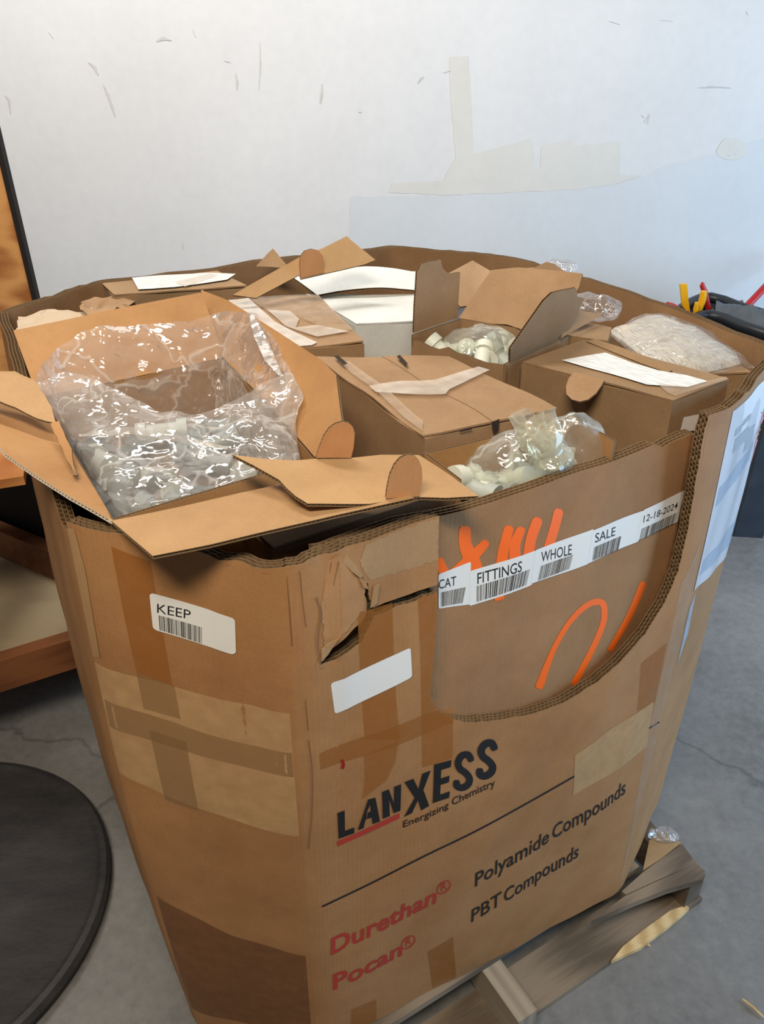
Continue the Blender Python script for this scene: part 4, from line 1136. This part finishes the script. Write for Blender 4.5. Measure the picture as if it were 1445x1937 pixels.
# ---- 2  torn board with two tabs lying on the front flap
tbs = thing('torn_cardboard_sheet', 'flat torn cardboard sheet with two upright round tabs lying on the front flap', 'cardboard', U(650, 905, R + .045))
A2, B2, C2 = U(440, 860, R + .062), U(580, 952, R + .046), U(900, 936, R + .024)
_, TS = flap(tbs, 'board', A2, B2, C2, [(440, 860), (500, 866), (560, 868), (600, 864), (664, 864), (720, 860), (792, 862), (850, 898), (906, 937), (845, 940), (795, 938), (732, 944), (700, 950), (582, 953), (560, 940), (543, 925), (528, 908), (480, 880)], kraft('kraft_sheet', (174, 139, 97), 7), .0042, .004, seed=6.0)
def tab(parent, pl, b0, b1, px, mat, tilt=(0, 0, 1)):
    p, q = pl([pl.px(*b0)], -.001)[0], pl([pl.px(*b1)], -.001)[0]
    d = unit(q - p); n = np.cross(d, unit(tilt)); 
    if n @ (CAM - p) < 0: return flap(parent, 'die_cut_tab', q, p, q + np.array(tilt), px, mat, .004, 0)
    return flap(parent, 'die_cut_tab', p, q, p + np.array(tilt), px, mat, .004, 0)
arc = lambda pts: pts
M_TAB = kraft('kraft_tab', (190, 138, 92), 6)
tab(tbs, TS, (598, 866), (664, 866), [(598, 866), (604, 846), (612, 826), (622, 811), (634, 802), (648, 798), (660, 801), (668, 809), (671, 820), (669, 846), (664, 866)], M_TAB)
tab(tbs, TS, (730, 943), (793, 939), [(730, 943), (733, 920), (738, 898), (746, 880), (757, 867), (769, 861), (782, 862), (792, 870), (798, 884), (799, 906), (793, 939)], M_TAB)

# ---- 3  dark carton squeezed against the front rim
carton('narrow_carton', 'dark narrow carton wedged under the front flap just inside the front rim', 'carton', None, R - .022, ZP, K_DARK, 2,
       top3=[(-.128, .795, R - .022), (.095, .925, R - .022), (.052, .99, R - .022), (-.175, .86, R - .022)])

# ---- 15  small open carton at the front with bagged fittings
Z15 = R - .012
p15 = [(869, 908), (1166, 833), (1082, 788), (800, 857)]
c15, T15 = open_carton('open_carton', 'small open carton behind the front rim holding bags of fittings', 'carton', p15, Z15, ZP, K_FRESH, cut={0: .05})
cc15 = np.mean(T15, axis=0)
ZI = Z15 - .075
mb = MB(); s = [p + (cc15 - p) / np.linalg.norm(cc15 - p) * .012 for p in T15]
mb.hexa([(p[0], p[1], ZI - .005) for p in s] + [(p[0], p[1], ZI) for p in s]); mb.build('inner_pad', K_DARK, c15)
s2 = [p + (cc15 - p) * .4 for p in T15]
fittings(9, [p[:2] for p in s2], ZI + .015, ZI + .035, 8, 'pale pipe fitting in the bags of the small open carton at the front', 'fittings in the front carton', mind=.026, pick=(1, 3, 3))
q = U(985, 885, ZI + .04)
M_FILMG = film('greenish_bag_film', (.95, .97, .93), .20, .8, 12)
M_FILMY = film('yellowish_bag_film', (.98, .96, .84), .30, .8, 14)
mb = MB(); film_blob(mb, q, (.075, .05, .05), 3, .009, 16, zmin=ZI + .002); tag(mb.build('fitting_bag', M_FILMG, smooth=179), 'clear greenish bag of fittings lying in the small open carton', 'plastic bag')
q = U(1082, 846, ZI + .045)
mb = MB(); film_blob(mb, q, (.05, .036, .05), 6, .010, 16, zmin=ZI + .002); tag(mb.build('fitting_bag', M_FILMG, smooth=179), 'clear bag bulging at the right end of the small open carton', 'plastic bag')
# twisted yellowish neck
mb = MB(); b0, b1, b2 = U(1045, 868, ZI + .07), U(1018, 838, R + .012), U(1005, 788, R + .05)
rings = []
for c, r, s_ in ((b0, .03, .9), (lerp(b0, b1, .4), .017, .9), (b1, .030, .6), (lerp(b1, b2, .6), .026, .5), (b2, .026, .25)):
    rings.append([c + np.array([r * math.cos(a) * (1 + .35 * math.sin(3 * a)), r * s_ * math.sin(a), .008 * math.sin(4 * a)]) for a in np.linspace(0, 2 * math.pi, 13)[:-1]])
film_loft(mb, rings, 60, 7, .008, 20, 5)
tag(mb.build('bag_neck', M_FILMY, smooth=179), 'yellowish twisted bag neck sticking up from the small open carton', 'plastic bag')

# ---- 10  worn closed carton in the middle
c10, P10, T10 = carton('worn_carton', 'worn closed carton in the middle with crushed corners and clear tape across the top', 'carton', [(800, 824), (1055, 773), (848, 675), (597, 675)], R - .004, ZP, K_OLD, 1, amp=.006, warp=.006, seed=2.0)
on(c10, P10, [(698, 740), (760, 728), (822, 722), (905, 700), (926, 706), (850, 742), (842, 752), (760, 752), (712, 752)], M_TAPE_W, 'tape_strip', .006)
on(c10, P10, [(640, 690), (662, 690), (800, 800), (798, 822), (780, 806)], M_TAPE_C, 'tape_strip', .006)
on(c10, P10, [(750, 684), (756, 681), (772, 697), (767, 699)], plain('dark_gap', (48, 36, 26), .9), 'torn_hole', .007)
on(c10, P10, [(631, 682), (640, 681), (658, 695), (650, 697)], MATS['dark_gap'], 'torn_hole', .007)

f10 = Plane(T10[0] - (0, 0, .1), T10[1] - (0, 0, .1), T10[0])
for q in ([(927, 797), (942, 790), (941, 812), (931, 820)], [(866, 812), (890, 806), (890, 810), (868, 815)]):
    mb = MB(); sheet(mb, [f10.px(*p) for p in q], lambda uv, o: f10(uv, o - .004), 0, .02); mb.build('torn_hole', MATS['dark_gap'], c10)
# ---- 12  carton with a white label and a round tab
c12, P12, T12 = carton('labelled_carton', 'closed carton with a white paper label and a round tab hanging over its front', 'carton', [(988, 684), (1274, 757), (1380, 716), (1105, 642)], R + .004, ZP, K_GREY, 2, amp=.002, seed=4.0)
on(c12, P12, [(1062, 684), (1145, 670), (1190, 686), (1245, 703), (1300, 713), (1338, 724), (1300, 735), (1222, 731), (1140, 706)], printed('label_print_a', 42), 'paper_label', .002, 'white printed paper label')
pf = Plane(T12[0] - (0, 0, .03), T12[1] - (0, 0, .03), T12[0] + (0, 0, .01))
e0, e1 = P12.px(1086, 706), P12.px(1144, 722)
a, b = P12([e0], -.004)[0], P12([e1], -.004)[0]
nrm = unit(np.cross(unit(T12[1] - T12[0]), (0, 0, 1)))
flap(c12, 'round_tab', a, b, lerp(a, b, .5) + nrm * .035 + np.array([0, 0, -.02]), [(1086, 706), (1076, 718), (1071, 733), (1072, 748), (1082, 758), (1097, 762), (1113, 758), (1128, 746), (1138, 732), (1144, 721)], K_OLD, .003, 0)
on(c12, P12, [(1240, 728), (1300, 735), (1372, 716), (1376, 722), (1276, 752), (1262, 746)], M_TAPE_C, 'tape_strip', .003)

flap(c12, 'side_flap', P12([P12.px(1108, 644)], -.006)[0], P12([P12.px(1268, 702)], -.006)[0], P12([P12.px(1200, 664)], -.016)[0], [(1108, 645), (1126, 641), (1170, 655), (1222, 674), (1272, 700), (1262, 704), (1215, 688)], K_GREY, .003, .002, seed=21.0)
# white corner sticker on its right side, seen over the front rim
pr = Plane(T12[1] - (0, 0, .2), T12[2] - (0, 0, .2), T12[1])
mb = MB(); sheet(mb, [pr.px(1283, 815), pr.px(1290, 788), pr.px(1340, 778), pr.px(1340, 812)], lambda uv, o: pr(uv, o - .003), 0, .03); mb.build('corner_sticker', M_LABEL, c12)

# ---- 13  carton wrapped in label sheets and stretch film at the right
c13, P13, T13 = carton('wrapped_carton', 'puffy carton at the right covered in overlapping white label sheets and stretch wrap', 'carton', [(1152, 630), (1262, 712), (1424, 704), (1252, 606)], R - .028, ZP, K_GREY, 2, amp=.003, seed=6.0)
def pillow(pl, px, hgt, mat, parent, name, label=None, seed=0, spacing=.012, amp=.006):
    ol = [pl.px(*p) for p in px]; arr = np.array(ol); c = arr.mean(0)
    bnd, _ = resample(ol, spacing); P, F = cdt_fill(bnd, spacing); d = segdist(P, arr); m = d.max()
    h = hgt * np.sin(np.clip(d / m, 0, 1) * math.pi / 2) ** .8 + np.array([amp * nz(u, v, seed, 22) for u, v in P]) + .004
    h = np.where(d < 1e-6, .001, np.maximum(h, .0025))
    mb = MB(); V = pl(P) + h[:, None] * pl.n; mb.add(V, F, P)
    o = mb.build(name, mat, parent, smooth=60)
    if label: o['label'] = label
    return o
pillow(P13, [(1152, 628), (1210, 604), (1256, 603), (1300, 618), (1350, 642), (1390, 672), (1402, 690), (1330, 708), (1270, 706), (1228, 690), (1205, 668)], .022, printed('label_print_b', 30, (192, 185, 170), (140, 138, 132), .52), c13, 'label_sheets', 'overlapping white label sheets under stretch wrap', 3)
pillow(P13, [(1150, 632), (1208, 600), (1260, 600), (1310, 618), (1362, 645), (1428, 696), (1340, 712), (1268, 716), (1225, 694)], .026, M_FILM2, c13, 'stretch_wrap', None, 8)

# ---- 14  small box between 11 and 13
carton('small_carton', 'small carton wrapped in clear film between the upright flap and the wrapped carton', 'carton', [(1072, 634), (1150, 645), (1158, 618), (1098, 606)], R + .002, ZP, K_GREY, 2, K_GREY, seed=8.0)

# ---- 11  open carton with standing flaps, behind the worn carton
p11 = [(957, 690), (1078, 634), (872, 602), (778, 633)]
Z11 = R + .004
c11, T11 = open_carton('open_carton', 'open carton behind the worn carton with tall flaps standing up', 'carton', p11, Z11, ZP, K_OLD, torn={3: .012})
nL, rR, bB, lL = T11
flap(c11, 'standing_flap', lL, bB, lL + np.array([.0, 0, .1]), [(783, 630), (785, 575), (789, 515), (797, 500), (816, 495), (835, 492), (838, 507), (845, 515), (856, 518), (871, 515), (868, 560), (866, 602)], K_OLD, .0042, .003, seed=7.0)
flap(c11, 'standing_flap', nL, rR, U(1090, 548, R + .10), [(965, 686), (966, 660), (1000, 612), (1030, 570), (1046, 555), (1090, 545), (1093, 562), (1107, 566), (1088, 602), (1068, 640)], K_OLD, .0042, .003, seed=8.0)
flap(c11, 'back_flap', rR, bB, U(1000, 515, R + .085), [(868, 602), (896, 560), (930, 512), (980, 508), (1040, 514), (1103, 520), (1096, 545), (1080, 575), (1050, 632), (988, 626), (960, 616), (930, 614)], K_OLD, .0042, .004, seed=9.0)
cc11 = np.mean(T11, axis=0); ZI = Z11 - .06
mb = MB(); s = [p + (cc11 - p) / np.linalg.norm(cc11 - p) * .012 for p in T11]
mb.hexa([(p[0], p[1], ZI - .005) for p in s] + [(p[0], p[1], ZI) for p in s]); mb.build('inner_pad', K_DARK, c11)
s2 = [p + (cc11 - p) * .36 for p in T11]
fittings(9, [p[:2] for p in s2], ZI + .018, ZI + .035, 11, 'pale pipe fitting in the bag of the open carton with tall flaps', 'fittings in the tall-flap carton', mind=.034, pick=(1, 3))
q = U(905, 660, ZI + .03)
mb = MB(); film_blob(mb, q, (.07, .055, .04), 9, .009, 16, zmin=ZI + .002); tag(mb.build('fitting_bag', M_FILMG, smooth=179), 'clear bag of fittings inside the open carton with tall flaps', 'plastic bag')

# ---- 5  taped brown carton, 6 white carton with a lifted lid
c5, P5, T5 = carton('taped_carton', 'brown carton with hazy white tape along its lid, beside the white carton', 'carton', [(528, 662), (688, 646), (603, 558), (432, 569)], R - .012, ZP, K_OLD, 2, seed=9.0)
on(c5, P5, [(432, 570), (470, 566), (520, 612), (600, 650), (590, 655), (528, 661)], tape('tape_white_thick', (220, 212, 202), .75, .25), 'tape_strip', .003)
on(c5, P5, [(470, 566), (600, 560), (640, 600), (668, 628), (640, 634), (560, 600), (520, 600)], M_TAPE_C, 'tape_strip', .0035)
on(c5, P5, [(505, 590), (548, 592), (566, 606), (560, 622), (600, 618), (660, 632), (600, 640), (540, 620)], M_TAPE_W, 'tape_strip', .004)
M_WHITEB = mottled('white_carton_board', lin(196, 198, 194), lin(220, 222, 216), scale=14, rough=.6, bump=.15)
c6, P6, T6 = carton('white_carton', 'white carton with scuffed edges and a lifted white lid', 'carton', [(672, 612), (848, 604), (892, 556), (578, 556)], R - .04, ZP, M_WHITEB, 2, seed=11.0)
flap(c6, 'lifted_lid', U(600, 557, R - .03), U(796, 549, R - .03), U(700, 514, R - .012), [(548, 521), (575, 540), (600, 558), (640, 555), (700, 553), (760, 551), (800, 548), (830, 520), (790, 514), (690, 513), (600, 517)], M_WHITEB, .005, .004, seed=12.0, bend=lambda u, v: .012 * math.sin(max(0, min(1, u / .22)) * math.pi))

# ---- 7  loose board with a tab in front of the back rim
lb = thing('loose_cardboard_flap', 'loose folded cardboard piece with a round tab near the back rim', 'cardboard', U(570, 530, R + .03))
_, L7 = flap(lb, 'board', U(440, 558, R + .02), U(708, 492, R + .055), U(655, 447, R + .10), [(440, 558), (500, 524), (567, 486), (612, 468), (656, 446), (662, 452), (710, 492), (690, 500), (630, 513), (569, 528), (566, 520), (520, 545), (484, 564)], kraft('kraft_sheet', (174, 139, 97), 7), .0042, .004, seed=13.0)
a, b = L7([L7.px(569, 526)], -.002)[0], L7([L7.px(612, 516)], -.002)[0]
flap(lb, 'die_cut_tab', a, b, a + np.array([0, 0, .1]), [(569, 526), (567, 500), (568, 486), (576, 475), (589, 471), (602, 474), (611, 484), (613, 498), (612, 516)], M_TAB, .004, 0)

# ---- 8  labelled carton at the back left
c8, P8, T8 = carton('back_carton', 'brown carton with torn white shipping labels against the back left rim', 'carton', [(214, 557), (468, 540), (412, 512), (192, 536)], R + .012, ZP, K_GREY, 2, amp=.004, warp=.003, seed=14.0)
on(c8, P8, [(250, 528), (300, 524), (400, 519), (446, 520), (430, 532), (330, 546), (262, 550)], printed('label_print_c', 36, (214, 214, 208), (150, 150, 150), .5), 'paper_label', .003, 'torn white shipping labels')
on(c8, P8, [(330, 536), (400, 520), (412, 524), (350, 546)], M_TAPE_W, 'tape_strip', .004)
tri = thing('cardboard_corner', 'small pointed cardboard corner sticking up at the back rim', 'cardboard', U(515, 500, R))
flap(tri, 'board', U(484, 503, R + .01), U(545, 503, R + .01), U(516, 470, R + .045), [(484, 504), (516, 470), (538, 496), (545, 506)], K_OLD, .004, .002, seed=15.0, torn=.001)
b8 = carton('flat_carton', 'small brown carton lying in front of the labelled back carton', 'carton', [(388, 584), (440, 578), (434, 564), (394, 568)], R - .02, ZP, K_GREY, 2, seed=16.0)

# ---- 9  crumpled paper behind the left carton's back flap
def crumpled(name, label, px, z, mat, amp, seed, cat='paper'):
    zf = lambda x, y: z
    q = [U(x, y, z) for x, y in px]; pl = Plane(q[0], q[1], q[2])
    if pl.n[2] < 0: pl = Plane(q[1], q[0], q[2])
    ol = [pl.to(p) for p in q]
    bnd, _ = resample(ol, .012); P, F = cdt_fill(bnd, .012)
    V = pl(P); V = np.array([v + crumple(v, amp, 24, seed) for v in V])
    mb = MB(); mb.add(V, F, P)
    V2 = V - np.array([0, 0, .0006]); mb.add(V2, [f[::-1] for f in F], P)
    return tag(mb.build(name, mat, smooth=30), label, cat)
crumpled('packing_paper', 'pale crumpled packing paper behind the large left carton near the left rim', [(30, 640), (36, 600), (110, 592), (170, 588), (200, 610), (180, 640)], R - .012, plain('grey_tan_paper', (186, 166, 142), .8), .010, 3)
crumpled('packing_paper', 'torn brown paper scrap beside the labelled back carton', [(150, 592), (160, 574), (190, 570), (250, 566), (262, 580), (200, 600)], R - .006, K_OLD, .012, 7)

# ---- loose boards and film at the back right
ls = thing('loose_cardboard_sheet', 'pointed loose cardboard board behind the flaps at the back right', 'cardboard', U(900, 520, R + .0))
flap(ls, 'board', U(855, 560, R + .0), U(1000, 540, R + .0), U(900, 495, R + .04), [(845, 540), (850, 516), (894, 491), (930, 512), (1010, 505), (1040, 512), (1000, 560), (870, 580)], K_OLD, .004, .003, seed=18.0)
ls = thing('loose_cardboard_sheet', 'small sloping cardboard board leaning on the right rim above the film scrap', 'cardboard', U(1040, 510, R))
flap(ls, 'board', U(985, 520, R + .01), U(1075, 520, R + .01), U(1035, 496, R + .035), [(985, 518), (1034, 495), (1050, 500), (1078, 521)], K_OLD, .004, .003, seed=19.0)
ls = thing('loose_cardboard_sheet', 'narrow cardboard strip lying behind the slanted flap beside the film scrap', 'cardboard', U(1090, 610, R))
flap(ls, 'board', U(1065, 635, R + .012), U(1140, 595, R + .02), U(1080, 600, R + .035), [(1060, 640), (1085, 590), (1098, 588), (1143, 594), (1110, 612)], K_OLD, .004, .002, seed=20.0)
q = U(1056, 508, R + .015)
mb = MB(); film_blob(mb, q, (.045, .03, .018), 12, .008, 18); tag(mb.build('film_scrap', M_FILM2, smooth=179), 'crumpled clear film scrap on the back right rim', 'plastic film')
q = U(1125, 585, R + .0)
mb = MB(); film_blob(mb, q, (.05, .04, .025), 14, .008, 18); tag(mb.build('film_scrap', M_FILM2, smooth=179), 'crumpled clear film between the slanted flap and the right panel', 'plastic film')

q = U(1252, 1582, .135)
mb = MB(); film_blob(mb, q, (.035, .02, .012), 21, .008, 24); tag(mb.build('film_scrap', M_FILM2, smooth=179), 'torn clear stretch film on the corner of the pallet', 'plastic film')
